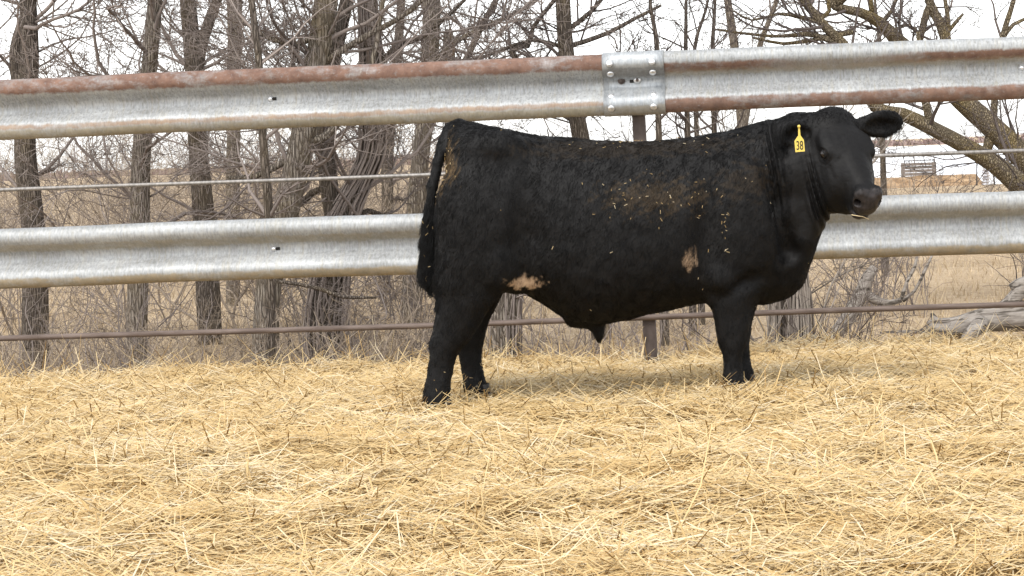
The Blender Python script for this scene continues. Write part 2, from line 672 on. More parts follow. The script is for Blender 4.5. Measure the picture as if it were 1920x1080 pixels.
def tree(name, label, stems_, Y, seed, mat=M_BARK, twig=M_TWIG, limbs=(), nb=26, bl=(.7, 1.9), depth=3, dens=1.0,
         tmin=.25, wob=.16, tone=.5, group='bare trees behind the fence', fan=None, vines=0, upw=.05, rmin=.0028):
    r = np.random.default_rng(seed)
    d0, r0 = px_path(stems_[0], Y, True, seed)
    root = empty(name, (d0[0][0], d0[0][1], float(gz(d0[0][0], d0[0][1]))), 0, label, 'tree', group)
    org = np.array(root.location)
    cb = MB()
    g = Grower(cb, seed + 1, dens=dens, wob=wob, tone=tone, rmin=rmin)
    allp = []
    for k, st in enumerate(stems_):
        d, rr = (d0, r0) if k == 0 else px_path(st, Y, False, seed + k)
        b = MB()
        b.tube(d, rr, 22 if rr.max() > .05 else 10, .5, True, .085, seed + k)
        o = b.build('trunk' if k == 0 else 'limb', mat, root, origin=org)
        o.location = (0, 0, 0)
        allp.append((d, rr))
    for lb in limbs:
        d, rr = px_path(lb, Y, False, seed + 50)
        b = MB()
        b.tube(d, rr, 9, .5, True, .08, seed + 51)
        o = b.build('limb', mat, root, origin=org)
        o.location = (0, 0, 0)
        allp.append((d, rr))
    wts = np.array([len(d) for d, _ in allp], float)
    wts /= wts.sum()
    for _ in range(nb):
        k = r.choice(len(allp), p=wts)
        d, rr = allp[k]
        t = r.uniform(tmin if k == 0 else .1, 1.0)
        i = min(len(d) - 2, int(t * (len(d) - 1)))
        tg = d[i + 1] - d[i]
        tg /= np.linalg.norm(tg)
        ax = r.normal(size=3)
        ax[1] *= .8
        ax -= tg * (ax @ tg)
        ax /= np.linalg.norm(ax)
        ang = r.uniform(.6, 1.35)
        dr = tg * math.cos(ang) + ax * math.sin(ang)
        Lb = r.uniform(*bl) * (1.15 - .4 * t)
        g.grow(d[i] + ax * rr[i] * .6, dr, Lb, min(rr[i] * .5, r.uniform(.007, .02)), depth, upw)
    if vines:
        d, rr = allp[0]
        for _ in range(vines):
            a0 = r.uniform(0, 6.28)
            s_, e_ = 0, r.uniform(.25, .8)
            i1 = max(6, int(e_ * len(d)))
            a = a0 + np.cumsum(r.normal(0, .12, i1))
            off = rr[:i1] * r.uniform(1.0, 1.35, 1)
            pts = d[:i1] + np.stack([np.cos(a) * off, np.sin(a) * off, 0 * a], 1)
            cb.tube(pts, np.full(i1, r.uniform(.003, .011)), 5, np.clip(r.normal(.7, .2), 0, 1), cap=False)
    o = cb.build('crown', twig, root, origin=org)
    o.location = (0, 0, 0)
    TREES.append((name, g.count))
    return root


# --- left grove
tree('bare_tree', 'thick light furrowed trunk leaning right behind the rusty left end of the rails',
     [[(500, 700, 27), (503, 545, 24), (533, 405, 26), (570, 250, 24), (596, 110, 22), (612, 0, 21), (628, -160, 18), (640, -420, 12), (648, -640, 5)],
      [(566, 260, 11), (600, 262, 9), (632, 235, 7), (668, 190, 6), (700, 110, 5), (720, -10, 4)]],
     15.0, 101, limbs=[[(590, 130, 8), (640, 95, 7), (700, 60, 6), (770, 20, 4.5), (830, -40, 3)],
                       [(560, 290, 8), (520, 310, 7), (480, 330, 6), (430, 335, 5)],
                       [(605, 60, 7), (560, 82, 5.5), (500, 70, 4.5), (430, 20, 3)]], nb=64, dens=1.15, tmin=.22)
tree('bare_tree', 'dark forked tree wrapped in vine stems left of the bull',
     [[(612, 700, 38), (612, 600, 34), (622, 500, 30), (640, 415, 27), (668, 355, 22), (694, 300, 21), (700, 250, 21), (700, 130, 19), (692, 20, 15), (688, -130, 13), (690, -400, 8), (700, -600, 4)],
      [(632, 430, 20), (618, 360, 18), (612, 270, 17), (622, 130, 15), (650, 0, 12), (672, -160, 9), (690, -360, 4)]],
     15.8, 111, mat=M_BARK2, limbs=[[(700, 140, 7), (740, 90, 6), (790, 70, 5), (850, 20, 4), (900, -30, 3)],
                                    [(660, 365, 8), (600, 355, 7), (575, 372, 7), (560, 385, 6)],
                                    [(640, 420, 6), (690, 395, 5.5), (750, 420, 4.5), (800, 455, 3.5)]],
     nb=64, dens=1.15, tmin=.22, vines=46)
tree('bare_tree', 'slim straight grey pole of a tree at the left, before the furrowed trunk',
     [[(508, 700, 9), (507, 560, 9), (504, 405, 9), (493, 260, 8), (486, 120, 7), (470, -20, 6), (450, -260, 4)]],
     13.8, 121, mat=M_BARK2, nb=16, bl=(.4, 1.0), depth=2, tmin=.35)
tree('bare_tree', 'tall grey brown tree rising above the rusty rail left of the bull rump',
     [[(770, 690, 20), (775, 520, 18), (785, 330, 17), (800, 200, 17), (808, 60, 17), (812, -60, 15), (820, -300, 11), (830, -520, 5)]],
     20.0, 131, limbs=[[(800, 180, 8), (840, 150, 7), (870, 118, 6), (905, 45, 6), (935, -10, 5), (960, -80, 3)],
                       [(806, 120, 6), (860, 75, 5), (920, 45, 4.5), (990, 12, 3.5), (1040, -30, 2.5)]], nb=56, dens=1.1)
tree('snag', 'short broken snag with a rounded top above the rusty rail',
     [[(850, 660, 14), (848, 400, 12), (846, 230, 12), (843, 130, 12), (842, 75, 11), (841, 55, 7)]], 21.0, 137, nb=12, bl=(.3, .8), depth=2, tmin=.6)
tree('bare_tree', 'dark straight trunk rising left of the splice plate',
     [[(1130, 680, 19), (1118, 480, 18), (1096, 300, 17), (1078, 200, 16), (1063, 110, 15), (1056, 30, 14), (1055, -60, 13), (1060, -260, 9), (1066, -460, 4)]],
     18.0, 141, mat=M_BARK2, twig=M_TWIG_D,
     limbs=[[(1085, 230, 7), (1010, 180, 6), (960, 96, 6), (990, 86, 5), (1000, 50, 4), (1040, 0, 3.5), (1075, -50, 2)],
            [(1072, 160, 6), (1050, 98, 4), (1090, 80, 4.5), (1140, 62, 4), (1190, 35, 3.5), (1240, 10, 2.5)],
            [(1060, 60, 5), (1110, 20, 4), (1150, -30, 3)],
            [(1060, 90, 4), (1000, 75, 3.5), (930, 98, 3.2), (880, 118, 2.6)]], nb=44, dens=1.15, bl=(.6, 1.7))
tree('snag', 'rough grey trunk stump seen between the bull hind legs and belly',
     [[(944, 700, 27), (945, 640, 26), (950, 560, 25), (958, 470, 24), (966, 380, 23), (968, 340, 18)]], 15.0, 151, nb=6, bl=(.3, .8), depth=2, vines=18)
tree('bare_tree', 'vine wrapped trunk standing just right of the bull front legs',
     [[(1487, 700, 36), (1484, 620, 33), (1480, 540, 30), (1472, 430, 26), (1462, 350, 22), (1458, 300, 15)]],
     14.2, 161, mat=M_BARK2, twig=M_VINE, nb=24, dens=.8, tmin=.12, vines=70, bl=(.5, 1.4), depth=2)
# --- right, leaning trunks
tree('leaning_tree', 'mossy leaning trunk sloping down to the right edge, upper of two',
     [[(2060, 470, 25), (1990, 370, 24), (1920, 296, 23), (1862, 240, 21), (1800, 185, 18), (1735, 120, 15), (1686, 78, 13), (1650, 42, 11), (1610, 22, 9), (1566, 12, 8), (1545, -20, 6), (1520, -80, 3)]],
     20.0, 171, mat=M_BARK3, twig=M_TWIG_D,
     limbs=[[(1566, 10, 10), (1600, -30, 12), (1640, -90, 10), (1660, -200, 6)],
            [(1860, 250, 12), (1852, 275, 10), (1846, 300, 8)],
            [(1636, 30, 5), (1632, -20, 4), (1640, -90, 3)],
            [(1672, 62, 5), (1690, 50, 3.5), (1705, 48, 3), (1725, 62, 2.5)],
            [(1650, 45, 5), (1672, 20, 4), (1690, -30, 3)],
            [(1806, 190, 11), (1786, 140, 11), (1776, 85, 11), (1764, 45, 10), (1742, 0, 8), (1735, -90, 6), (1730, -260, 3)],
            [(1716, 112, 7), (1722, 90, 7), (1728, 60, 7), (1738, 22, 7), (1746, 6, 6)],
            [(1776, 80, 6), (1778, 42, 5), (1772, 0, 4), (1768, -30, 3)],
            [(1776, 62, 4), (1792, 42, 4), (1806, 26, 2.5)],
            [(1862, 238, 7), (1868, 150, 7), (1880, 70, 6), (1895, 20, 5), (1912, -40, 4)],
            [(1880, 72, 5), (1900, 46, 4), (1935, 30, 3), (1970, 5, 2)]], nb=40, dens=1.0, bl=(.5, 1.6), tmin=.3)
tree('leaning_tree', 'mossy leaning trunk sloping down to the right edge, lower of two',
     [[(2010, 470, 23), (1950, 385, 21), (1905, 342, 20), (1862, 306, 18), (1802, 270, 16), (1742, 238, 14), (1692, 214, 13), (1640, 200, 11), (1612, 140, 10), (1592, 95, 10), (1560, 62, 9), (1532, 32, 8), (1500, -10, 7), (1470, -70, 4)]],
     18.5, 181, mat=M_BARK3, twig=M_TWIG_D,
     limbs=[[(1535, 35, 5), (1555, 20, 4), (1545, -20, 3)],
            [(1590, 92, 6), (1530, 66, 5), (1490, 66, 4), (1450, 68, 3.2), (1390, 62, 2.6), (1340, 55, 2)],
            [(1600, 60, 5), (1540, 72, 4), (1470, 82, 3.2), (1410, 70, 2.4)],
            [(1548, 45, 5), (1500, 32, 4), (1460, 26, 3), (1410, 38, 2.2), (1375, 20, 1.8)],
            [(1745, 236, 9), (1738, 205, 7), (1725, 150, 5), (1722, 60, 4)]], nb=40, dens=1.0, bl=(.4, 1.4), tmin=.3)
# thin saplings against the sky
for k, (bx, tx, wpx, Y, lab) in enumerate([
        (1232, 1218, 6, 17, 'sapling with crossing twigs just right of the splice plate'),
        (1286, 1287, 5, 18, 'thin straight dark sapling above the rail right of the splice plate'),
        (1303, 1330, 4.5, 19, 'thin curved sapling forking above the rail, second right of the splice'),
        (1336, 1342, 5, 20, 'thin sapling with many short twigs left of the leaning trunks'),
        (1650, 1640, 5, 25, 'thin upright sapling behind the bull far ear')]):
    tree('sapling', lab, [[(bx + 14, 640, wpx * 1.5), (bx + 8, 400, wpx * 1.3), (bx + 2, 200, wpx), (bx, 90, wpx * .85), (.5 * (bx + tx), 40, wpx * .7), (tx, -10, wpx * .5), (tx + 10, -120, wpx * .25)]],
         Y, 210 + k, mat=M_BARK2, twig=M_TWIG_D, nb=15, bl=(.35, 1.0), depth=2, tmin=.4, group='thin saplings behind the fence', upw=.12)
# background trees
BG = [(-95, 19, 20, 'light trunk at the far left edge of the picture'), (60, 17, 24, 'broad furrowed trunk left of the thin poles'),
      (270, 16, 20, 'leaning grey trunk in the left grove'),
      (375, 19, 22, 'tall trunk left of the thick furrowed tree'), (440, 24, 14, 'thin trunk showing between the left trunks'),
      (735, 25, 12, 'slender far trunk between the forked tree and bull tail'),
      (1400, 34, 11, 'far tree seen above the bull neck'),
      (1965, 26, 14, 'grey tree just outside the right edge')]
for k, (bx, Y, wpx, lab) in enumerate(BG):
    r = np.random.default_rng(300 + k)
    le = r.uniform(-60, 60)
    base_y = 283 + (PX0 - bx) * .039 + F_PX * 1.64 / Y
    rows = [(bx - le * .6, base_y, wpx), (bx - le * .3, 450, wpx * .92), (bx + r.normal() * 8, 280, wpx * .85), (bx + le * .4, 100, wpx * .75), (bx + le * .8, -60, wpx * .6), (bx + le, -300, wpx * .3)]
    fork = [[(bx + le * .1, 240, wpx * .6), (bx - le * .5 + r.normal() * 20, 100, wpx * .5), (bx - le * 1.4, -60, wpx * .35), (bx - le * 1.6, -240, wpx * .2)]]
    tree('bare_tree', 'bare ' + lab, [rows] + (fork if k % 3 != 2 else []), Y, 320 + k * 7, mat=(M_BARK, M_BARK2)[k % 2], nb=36 if bx < 900 else 18,
         bl=(.6, 1.9), depth=3 if bx < 1100 else 2, dens=1.0, tmin=.2, rmin=.0032, group='background trees of the grove')


def shrub(label, px, Y, n, h, spread, seed, mat=M_BRUSH, depth=2, tone=.5, dens=.9, lean=.5, r0=(.004, .011), wob=.2):
    r = np.random.default_rng(seed)
    X = at(px, 500, Y)[0]
    z = float(gz(X, Y))
    root = empty('shrub', (X, Y, z), 0, label, 'shrub', 'leafless shrubs behind the fence')
    b = MB()
    g = Grower(b, seed + 3, dens=dens, wob=wob, tone=tone, rmin=.0022)
    for _ in range(n):
        a = r.uniform(0, 6.28)
        p = np.array([r.normal() * spread * .25, r.normal() * spread * .2, -.05])
        d = np.array([math.cos(a) * lean * r.uniform(.2, 1.3), math.sin(a) * lean * r.uniform(.1, .8), 1.0])
        g.grow(p, d, h * r.uniform(.55, 1.1), r.uniform(*r0), depth, .02)
    b.build('stems', mat, root)
    return root


SH = [('dense tan brush filling the gap between the furrowed trunk and forked tree', 555, 14.4, 16, .75, .7, M_BRUSH, .6),
      ('wide tan brush between the forked tree and the bull tail', 720, 14.2, 26, .85, 1.1, M_BRUSH, .6),
      ('grey brush behind the bull tail switch', 790, 16.5, 18, 1.2, .9, M_TWIG, .6),
      ('tall tangled grey brush at the left of the forked tree', 590, 17.5, 16, 1.7, .8, M_TWIG, .5),
      ('brown brush at the far left below the rails', 90, 14.0, 18, .8, 1.0, M_BRUSH, .5),
      ('dense grey brush left of the pole tree', 250, 14.8, 22, 1.1, 1.1, M_TWIG, .5),
      ('pale brush in front of the far left trunks', 400, 13.6, 16, .7, .8, M_BRUSH, .6),
      ('tall thin stemmed brush at the far left', -20, 17.0, 16, 1.6, 1.0, M_TWIG, .5),
      ('tangled brush seen under the bull belly', 1060, 14.5, 18, .75, .8, M_TWIG, .55),
      ('low spreading grey brush behind the post foot', 1260, 14.0, 14, .75, .8, M_TWIG, .55),
      ('arching grey brush right of the vine wrapped trunk', 1560, 14.8, 17, 1.0, .7, M_TWIG, .55),
      ('dark arching shrub between the vine wrapped trunk and the dead limb', 1530, 13.6, 13, .85, .6, M_TWIG_D, .5),
      ('tangled shrub standing behind the leaning dead limb', 1680, 19.0, 15, 1.0, .8, M_TWIG, .5),
      ('sparse arching twigs in the grass right of the bull', 1610, 13.4, 5, .75, .5, M_TWIG_D, .5),
      ('tall loose brush behind the arching shrub', 1640, 20.0, 16, 1.25, .9, M_TWIG, .6),
      ('pale seedy brush just right of the bull muzzle', 1655, 26.0, 22, 1.6, .8, M_BRUSH, .8),
      ('thin twiggy sapling clump in the open pasture', 1755, 30.0, 8, 1.9, .5, M_TWIG_D, .4),
      ('overhanging brush by the log at the right edge', 1935, 17.5, 8, 1.3, .5, M_TWIG_D, .45),
      ('low grey brush behind the fallen log', 1880, 31.0, 10, .8, 1.2, M_TWIG, .6),
      ('dense brush outside the right edge', 2010, 22.0, 16, 1.4, .9, M_TWIG, .5)]
for k, (lab, px, Y, n, h, sp, mt, tn) in enumerate(SH):
    shrub(lab, px, Y, n, h, sp, 500 + k * 11, mt, 2, tn)

# thicket far behind the grove on the left: one tangled mass
b = MB()
g = Grower(b, 900, dens=.75, wob=.22, tone=.55, rmin=.004)
for k in range(560):
    Y = rng.uniform(19, 55)
    px = rng.uniform(-160, 1180) if k < 300 else rng.uniform(-160, 840)
    X = at(px, 400, Y)[0]
    h = rng.uniform(.9, 2.4) * (.7 + Y / 70) if px < 860 else rng.uniform(.6, 1.4)
    g.grow([X, Y, float(gz(X, Y)) - .05], [rng.normal() * .35, rng.normal() * .35, 1], h, rng.uniform(.006, .016), 2, .02)
tag(b.build('thicket', M_BRUSH), 'tangled grey brown thicket filling the ground behind the grove', 'thicket', kind='stuff')
b = MB()
g = Grower(b, 901, dens=.6, wob=.2, tone=.6, rmin=.005)
for k in range(110):
    Y = rng.uniform(40, 74)
    px = rng.uniform(1500, 2050)
    X = at(px, 400, Y)[0]
    g.grow([X, Y, float(gz(X, Y)) - .05], [rng.normal() * .3, rng.normal() * .3, 1], rng.uniform(.5, 1.6) * (1 if px < 1680 or px > 1860 else .5), rng.uniform(.007, .015), 2, .02)
tag(b.build('undergrowth', M_BRUSH), 'thin reddish undergrowth along the near shore of the lake', 'undergrowth', kind='stuff')

b = MB()
g = Grower(b, 905, dens=1.0, wob=.24, tone=.55, rmin=.0022)
for k in range(300):
    Y = rng.uniform(12.6, 18.5)
    px = rng.uniform(-120, 800) if k < 235 else rng.uniform(800, 1320)
    X = at(px, 400, Y)[0]
    h = rng.uniform(.35, .85) * (1 if px < 800 else .75)
    g.grow([X, Y, float(gz(X, Y)) - .05], [rng.normal() * .5, rng.normal() * .4, 1], h, rng.uniform(.003, .008), 2, .0)
tag(b.build('undergrowth', M_BRUSH), 'tangled tan undergrowth among the trunks close behind the left fence', 'undergrowth', kind='stuff')

# fallen branch, log, stump, leaning stick, stakes
def bent(name, label, cat, rows, Y, mat, seed, sides=14, group=None, extra=()):
    d, rr = px_path(rows, Y, False, seed)
    o_ = d[0]
    root = None
    b = MB()
    b.tube(d, rr, sides, .5, True, .11, seed)
    if not extra:
        o = b.build(name, mat, None, origin=o_)
        return tag(o, label, cat, group)
    root = empty(name, o_, 0, label, cat, group)
    b.build('trunk', mat, root, origin=o_).location = (0, 0, 0)
    for k, (nm, rw) in enumerate(extra):
        d, rr = px_path(rw, Y, False, seed + 1 + k)
        b = MB()
        b.tube(d, rr, sides, .5, True, .1, seed + 1 + k)
        b.build(nm, mat, root, origin=o_).location = (0, 0, 0)
    return root


bent('fallen_log', 'weathered grey fallen log with a stub limb lying in the right pasture', 'log',
     [(1744, 600, 4), (1748, 606, 15), (1765, 617, 21), (1800, 614, 22), (1850, 598, 23), (1900, 596, 25), (1960, 592, 26), (2040, 600, 26)], 16.2, M_DEAD, 601,
     extra=[('limb', [(1840, 606, 17, -.05), (1828, 618, 15, -.15), (1815, 633, 13, -.2), (1806, 652, 10, -.22)]),
            ('limb', [(1870, 592, 17), (1893, 570, 15), (1912, 546, 15), (1918, 530, 14), (1895, 540, 8)]),
            ('limb', [(1752, 616, 6), (1725, 622, 4), (1690, 622, 3), (1650, 624, 2)]),
            ('stub', [(1762, 612, 12), (1752, 598, 8), (1747, 587, 3)])])
bent('fallen_limb', 'grey dead limb leaning in the grass right of the vine wrapped trunk', 'dead limb',
     [(1562, 628, 12), (1578, 612, 13), (1600, 580, 13), (1615, 550, 12), (1628, 520, 11), (1640, 500, 7)], 16.0, M_DEAD, 611,
     extra=[('limb', [(1618, 545, 10), (1640, 562, 9), (1668, 568, 6), (1690, 562, 5)]), ('twig', [(1690, 562, 4), (1700, 530, 3), (1715, 500, 3), (1722, 470, 2)]),
            ('twig', [(1692, 564, 4), (1715, 545, 3), (1735, 505, 3), (1748, 478, 2)])])
bent('tree_stump', 'tall grey splintered stump far out in the right pasture', 'stump',
     [(1748, 520, 11), (1750, 505, 10), (1754, 492, 8), (1758, 484, 3)], 29.0, M_DEAD, 621)
bent('fence_stake', 'short dark stake standing alone in the right pasture', 'stake', [(1821, 520, 2), (1821, 500, 2), (1821, 496, 2)], 29.5, M_TWIG_D, 631)
bent('dead_branch', 'long thin dead branch slanting over the forked tree below the left rail', 'branch',
     [(522, 528, 3.2), (560, 533, 4), (600, 542, 4.2), (640, 556, 4), (670, 558, 3.5), (706, 558, 2.2)], 13.0, M_BARK2, 641, 8)
bent('dead_branch', 'curved dark branch rising from the grass near the vine wrapped trunk', 'branch',
     [(1626, 690, 4), (1590, 668, 4.5), (1568, 640, 4.5), (1552, 634, 4.5), (1538, 640, 4), (1524, 628, 3)], 12.6, M_BARK2, 651, 8)
bent('dead_branch', 'thin forked dead branch lying on the grass right of the bull', 'branch',
     [(1612, 676, 3), (1650, 664, 2.6), (1690, 656, 2.4), (1748, 640, 1.8)], 12.6, M_BARK2, 661, 8)

# lakeside bits: crate, mesh panels, ribbed pipe with poles
m = Mat('old_board', rough=.9, spec=.1)
m.color(m.ramp(m.noise(m.coord((2, 9, 9)), 3, 4), [(.3, (.13, .11, .10)), (.7, (.27, .235, .21))]))
M_BOARD = m.m
m = Mat('dark_wire', rough=.6, metallic=.4)
m.color((.08, .075, .075))
M_WIRE = m.m
p = at(1736, 322, 70.0)
zb = float(bankz(np.array([[p[0]]]), np.array([[71.6]]))[0, 0])
root = empty('feed_crate', (p[0], 71.8, p[2] - .28), 0, 'dark weathered slatted crate standing on the lake bank', 'crate')
for k in range(5):
    b = MB()
    b.box((0, -.3, .07 + k * .115), (.55, .012, .05))
    b.build('slat', M_BOARD, root, False)
for sx in (-1, 1):
    b = MB()
    b.box((sx * .55, 0, .28), (.03, .3, .31))
    b.build('side_panel', M_BOARD, root, False)


def mesh_panel(px, py, w, h, Y, nx, nz, label, lean):
    p = at(px, py, Y)
    root = empty('mesh_panel', (p[0], Y, p[2]), 0, label, 'wire panel', 'wire panels at the lake edge')
    for k in range(nz):
        b = MB()
        z = h * k / (nz - 1)
        b.tube([[-w / 2 + lean * z, 0, z], [w / 2 + lean * z, 0, z]], [.018, .018], 5)
        b.build('bar', M_WIRE, root)
    for k in range(nx):
        b = MB()
        x = -w / 2 + w * k / (nx - 1)
        b.tube([[x, -.02, -.05], [x + lean * h, -.02, h]], [.014, .014], 5)
        b.build('upright', M_WIRE, root)


mesh_panel(1727, 312, 1.05, .42, 71.0, 4, 3, 'small dark wire panel above the slatted crate', -.25)
mesh_panel(1888, 322, .95, .75, 71.0, 4, 6, 'larger dark wire panel by the right edge on the ice shore', -.3)
m = Mat('ribbed_plastic', rough=.5)
m.color(m.ramp(m.noise(m.coord(), 5, 3), [(.3, (.32, .32, .35)), (.7, (.62, .62, .65))]))
M_RIB = m.m
p = at(1849, 354, 70.0)
zz = float(gz(p[0], 70.0))
root = empty('ribbed_pipe', (p[0], 70.0, zz), 0, 'pale ribbed pipe standing upright between two dark poles', 'pipe')
b = MB()
tz = np.linspace(-.05, .98, 60)
b.tube(np.stack([0 * tz, 0 * tz, tz], 1), (.125 + .025 * np.sin(tz * 62)) * np.interp(tz, [0, .45, .98], [1, .9, .35]), 16)
b.build('pipe', M_RIB, root)
for x0, x1 in ((-.32, -.28), (.3, .24)):
    b = MB()
    b.tube([[x0, 0, -.05], [x1, 0, .98]], [.03, .022], 6)
    b.build('pole', M_WIRE, root)

# ------------------------------------------------------------------ the guard rail fence
FY = 10.65
fence = empty('cattle_fence', (0, FY, -.1), math.radians(-4.0), 'pen fence of two galvanised guard rails with two thin pipes on a steel post', 'fence')
m = Mat('post_steel', rough=.75, metallic=.2)
n1 = m.noise(m.coord((1, 1, .5)), 16, 5)
m.color(m.ramp(n1, [(.3, (.055, .042, .037)), (.55, (.095, .076, .068)), (.75, (.15, .122, .108))]))
M_POST = m.m
m = Mat('rusty_pipe', rough=.7, metallic=.3)
m.color(m.ramp(m.noise(m.coord((.6, 4, 4)), 9, 4), [(.3, (.09, .066, .055)), (.7, (.19, .15, .13))]))
M_PIPE = m.m
m = Mat('steel_cable', rough=.5, metallic=.5)
m.color(m.ramp(m.noise(m.coord((3, 1, 1)), 20, 3), [(.3, (.17, .16, .15)), (.7, (.3, .285, .27))]))
M_CABLE = m.m


def mat_rail(name, bands, base=((.2, .205, .2), (.32, .33, .335), (.44, .455, .46)), metal=.3, fleck=.5, dirt=.35):
    """galvanised steel; bands: (z0, z1, amount, dark rust, light rust, x0, x1) in the rail's own height"""
    m = Mat(name, rough=.5, metallic=metal, spec=.4)
    tc = m.n('ShaderNodeTexCoord')
    sp = m.n('ShaderNodeSeparateXYZ')
    m.l(tc.outputs['Object'], sp.inputs[0])
    X, Z = sp.outputs[0], sp.outputs[2]
    spangle = m.noise(m.coord((1.0, .4, .35)), 95, 3, .6)
    mott = m.noise(m.coord((.6, 1, 3)), 5, 5, .6)
    c = m.ramp(m.math('ADD', m.math('MULTIPLY', mott, .5), m.math('MULTIPLY', spangle, .5)), [(.32, base[0]), (.5, base[1]), (.66, base[2])])
    fl = m.ramp(m.noise(m.coord((1.4, 1, .3)), 85, 2, .5), [(.33, (1, 1, 1)), (.43, (0, 0, 0))])
    c = m.mix(m.math('MULTIPLY', fl, fleck), c, (.16, .15, .14))
    st = m.ramp(m.noise(m.coord((9, 1, .25)), 6, 4, .7), [(.5, (0, 0, 0)), (.72, (1, 1, 1))])
    c = m.mix(m.math('MULTIPLY', st, dirt), c, (.36, .32, .22))
    edge = m.noise(m.coord((1, 1, .4)), 26, 4, .7)
    wav = m.noise(m.coord((1, 0, 0)), 1.6, 3)
    rough_add = None
    for (z0, z1, amt, dk, lt, x0, x1) in bands:
        jit = m.math('MULTIPLY', m.math('SUBTRACT', edge, .5), .035)
        jit = m.math('ADD', jit, m.math('MULTIPLY', m.math('SUBTRACT', wav, .5), .02))
        zz = m.math('ADD', Z, jit)
        k = []
        for (val, edge0, edge1) in ((zz, z0 - .006, z0 + .006), (zz, z1 + .006, z1 - .006), (X, x0 - .12, x0 + .12), (X, x1 + .12, x1 - .12)):
            mr = m.n('ShaderNodeMapRange', clamp=True)
            m.l(val, mr.inputs['Value'])
            mr.inputs['From Min'].default_value = edge0
            mr.inputs['From Max'].default_value = edge1
            k.append(mr.outputs[0])
        f = m.math('MULTIPLY', m.math('MULTIPLY', k[0], k[1]), m.math('MULTIPLY', k[2], k[3]))
        sp_ = m.ramp(m.noise(m.coord(), 60, 3, .6), [(.25, (.6, .6, .6)), (.42, (1, 1, 1))])
        pat = m.ramp(m.noise(m.coord((1.0, 1, 2.0)), 7, 5, .7), [(.34, (.42, .42, .42)), (.52, (1, 1, 1))])
        f = m.math('MULTIPLY', m.math('MULTIPLY', m.math('MULTIPLY', f, amt), pat), sp_, True)
        rc = m.ramp(m.noise(m.coord((1, 1, 1)), 18, 5, .7), [(.3, dk), (.7, lt)])
        c = m.mix(f, c, rc)
        if rough_add is None:
            rough_add = f
        else:
            rough_add = m.math('ADD', rough_add, f, True)
    m.color(c)
    if rough_add is not None:
        m.l(m.math('MULTIPLY', m.math('SUBTRACT', 1.0, rough_add), metal), m.b.inputs['Metallic'])
        m.l(m.math('ADD', m.math('MULTIPLY', rough_add, .3), .58), m.b.inputs['Roughness'])
    m.bump(m.math('ADD', spangle, mott), .12, .004)
    return m.m


RU_D, RU_L = (.10, .052, .036), (.225, .128, .09)
RO_D, RO_L = (.2, .115, .06), (.34, .22, .125)
DI_D, DI_L = (.2, .165, .1), (.36, .31, .21)
M_TL = mat_rail('rail_rusted_crest', [(.232, .33, .96, RU_D, RU_L, -9, 9), (.044, .068, .7, RO_D, RO_L, -9, 9), (-.02, .04, .7, DI_D, DI_L, -9, 9)])
M_TR = mat_rail('rail_rusted_foot', [(.203, .250, .95, RU_D, RU_L, -9, .75), (.203, .250, .95, RU_D, RU_L, 1.35, 9), (.19, .24, .45, DI_D, RU_L, .7, 1.5), (-.02, .068, .92, RU_D, (.22, .125, .085), -9, 9), (.185, .215, .4, DI_D, DI_L, -9, 9)])
M_ML = mat_rail('rail_galvanised', [(-.02, .045, .8, DI_D, (.34, .26, .15), -9, 9), (.185, .225, .55, DI_D, DI_L, -9, 9)], fleck=.3)
M_SP = mat_rail('splice_zinc', [(.188, .238, .75, (.1, .098, .092), (.17, .165, .155), -9, 9), (-.02, .04, .7, DI_D, (.26, .23, .18), -9, 9), (.236, .252, .5, (.2, .19, .16), (.3, .28, .24), -9, 9)], base=((.24, .255, .27), (.36, .38, .395), (.48, .5, .51)), metal=.6, fleck=.25, dirt=.2)  # dark greys below the upper hump are shade put into the colour

# profile of a W beam: (depth towards the pen, height)
PROF = [(.030, 0), (.052, .004), (.072, .018), (.081, .038), (.083, .052), (.079, .068), (.066, .084), (.040, .104), (.014, .122), (.004, .133), (0, .144),
        (0, .168), (.004, .179), (.014, .190), (.040, .208), (.066, .228), (.079, .244), (.083, .260), (.081, .274), (.072, .294), (.052, .308), (.030, .312)]


def wbeam(x0, x1, off=0.0, th=.004, n=40, pf=PROF):
    P = np.array(pf)
    tg = np.gradient(P, axis=0)
    nr = np.stack([tg[:, 1], -tg[:, 0]], 1)
    nr /= np.linalg.norm(nr, axis=1)[:, None]
    outer = P + nr * (off + th)
    inner = P + nr * off
    loop = np.vstack([outer, inner[::-1]])
    xs = np.linspace(x0, x1, n)
    k = len(loop)
    V = np.array([[x, -d, z] for x in xs for d, z in loop])
    V[:, 2] += .0025 * np.sin(V[:, 0] * 2.1)
    V[:, 1] += .003 * np.sin(V[:, 0] * 1.7 + 1) + .0022 * snoise(V[:, [0, 2]] * [1, 1.6], .35, 91, 3)
    V[:, 2] += .0016 * snoise(V[:, :1], .5, 92, 3)
    i = np.arange(n - 1)[:, None] * k
    j = np.arange(k)[None]
    Q = np.stack([i + j, i + k + j, i + k + (j + 1) % k, i + (j + 1) % k], -1).reshape(-1, 4)
    m2 = len(P)
    caps = []
    for base in (0, (n - 1) * k):
        for a in range(m2 - 1):
            caps.append([base + a, base + a + 1, base + k - 2 - a, base + k - 1 - a])
    return V, np.vstack([Q, np.array(caps)])


X_SPL = at(1190, 157, FY)[0]       # splice centre along the fence
SPW = 0.17
XL, XR = -4.9, 4.6
TOPZ = at(1190, 213, FY)[2] + .1
MIDZ = at(1200, 497, FY)[2] + .1


def rail(name, x0, x1, z, mat, off=0.0, label=None, pf=PROF, n=150):
    b = MB()
    v, q = wbeam(x0, x1, off, n=n, pf=pf)
    b.add(v, q)
    o = b.build(name, mat, fence)
    o.location = (0, 0, z)
    if label:
        o['label'] = label
    return o


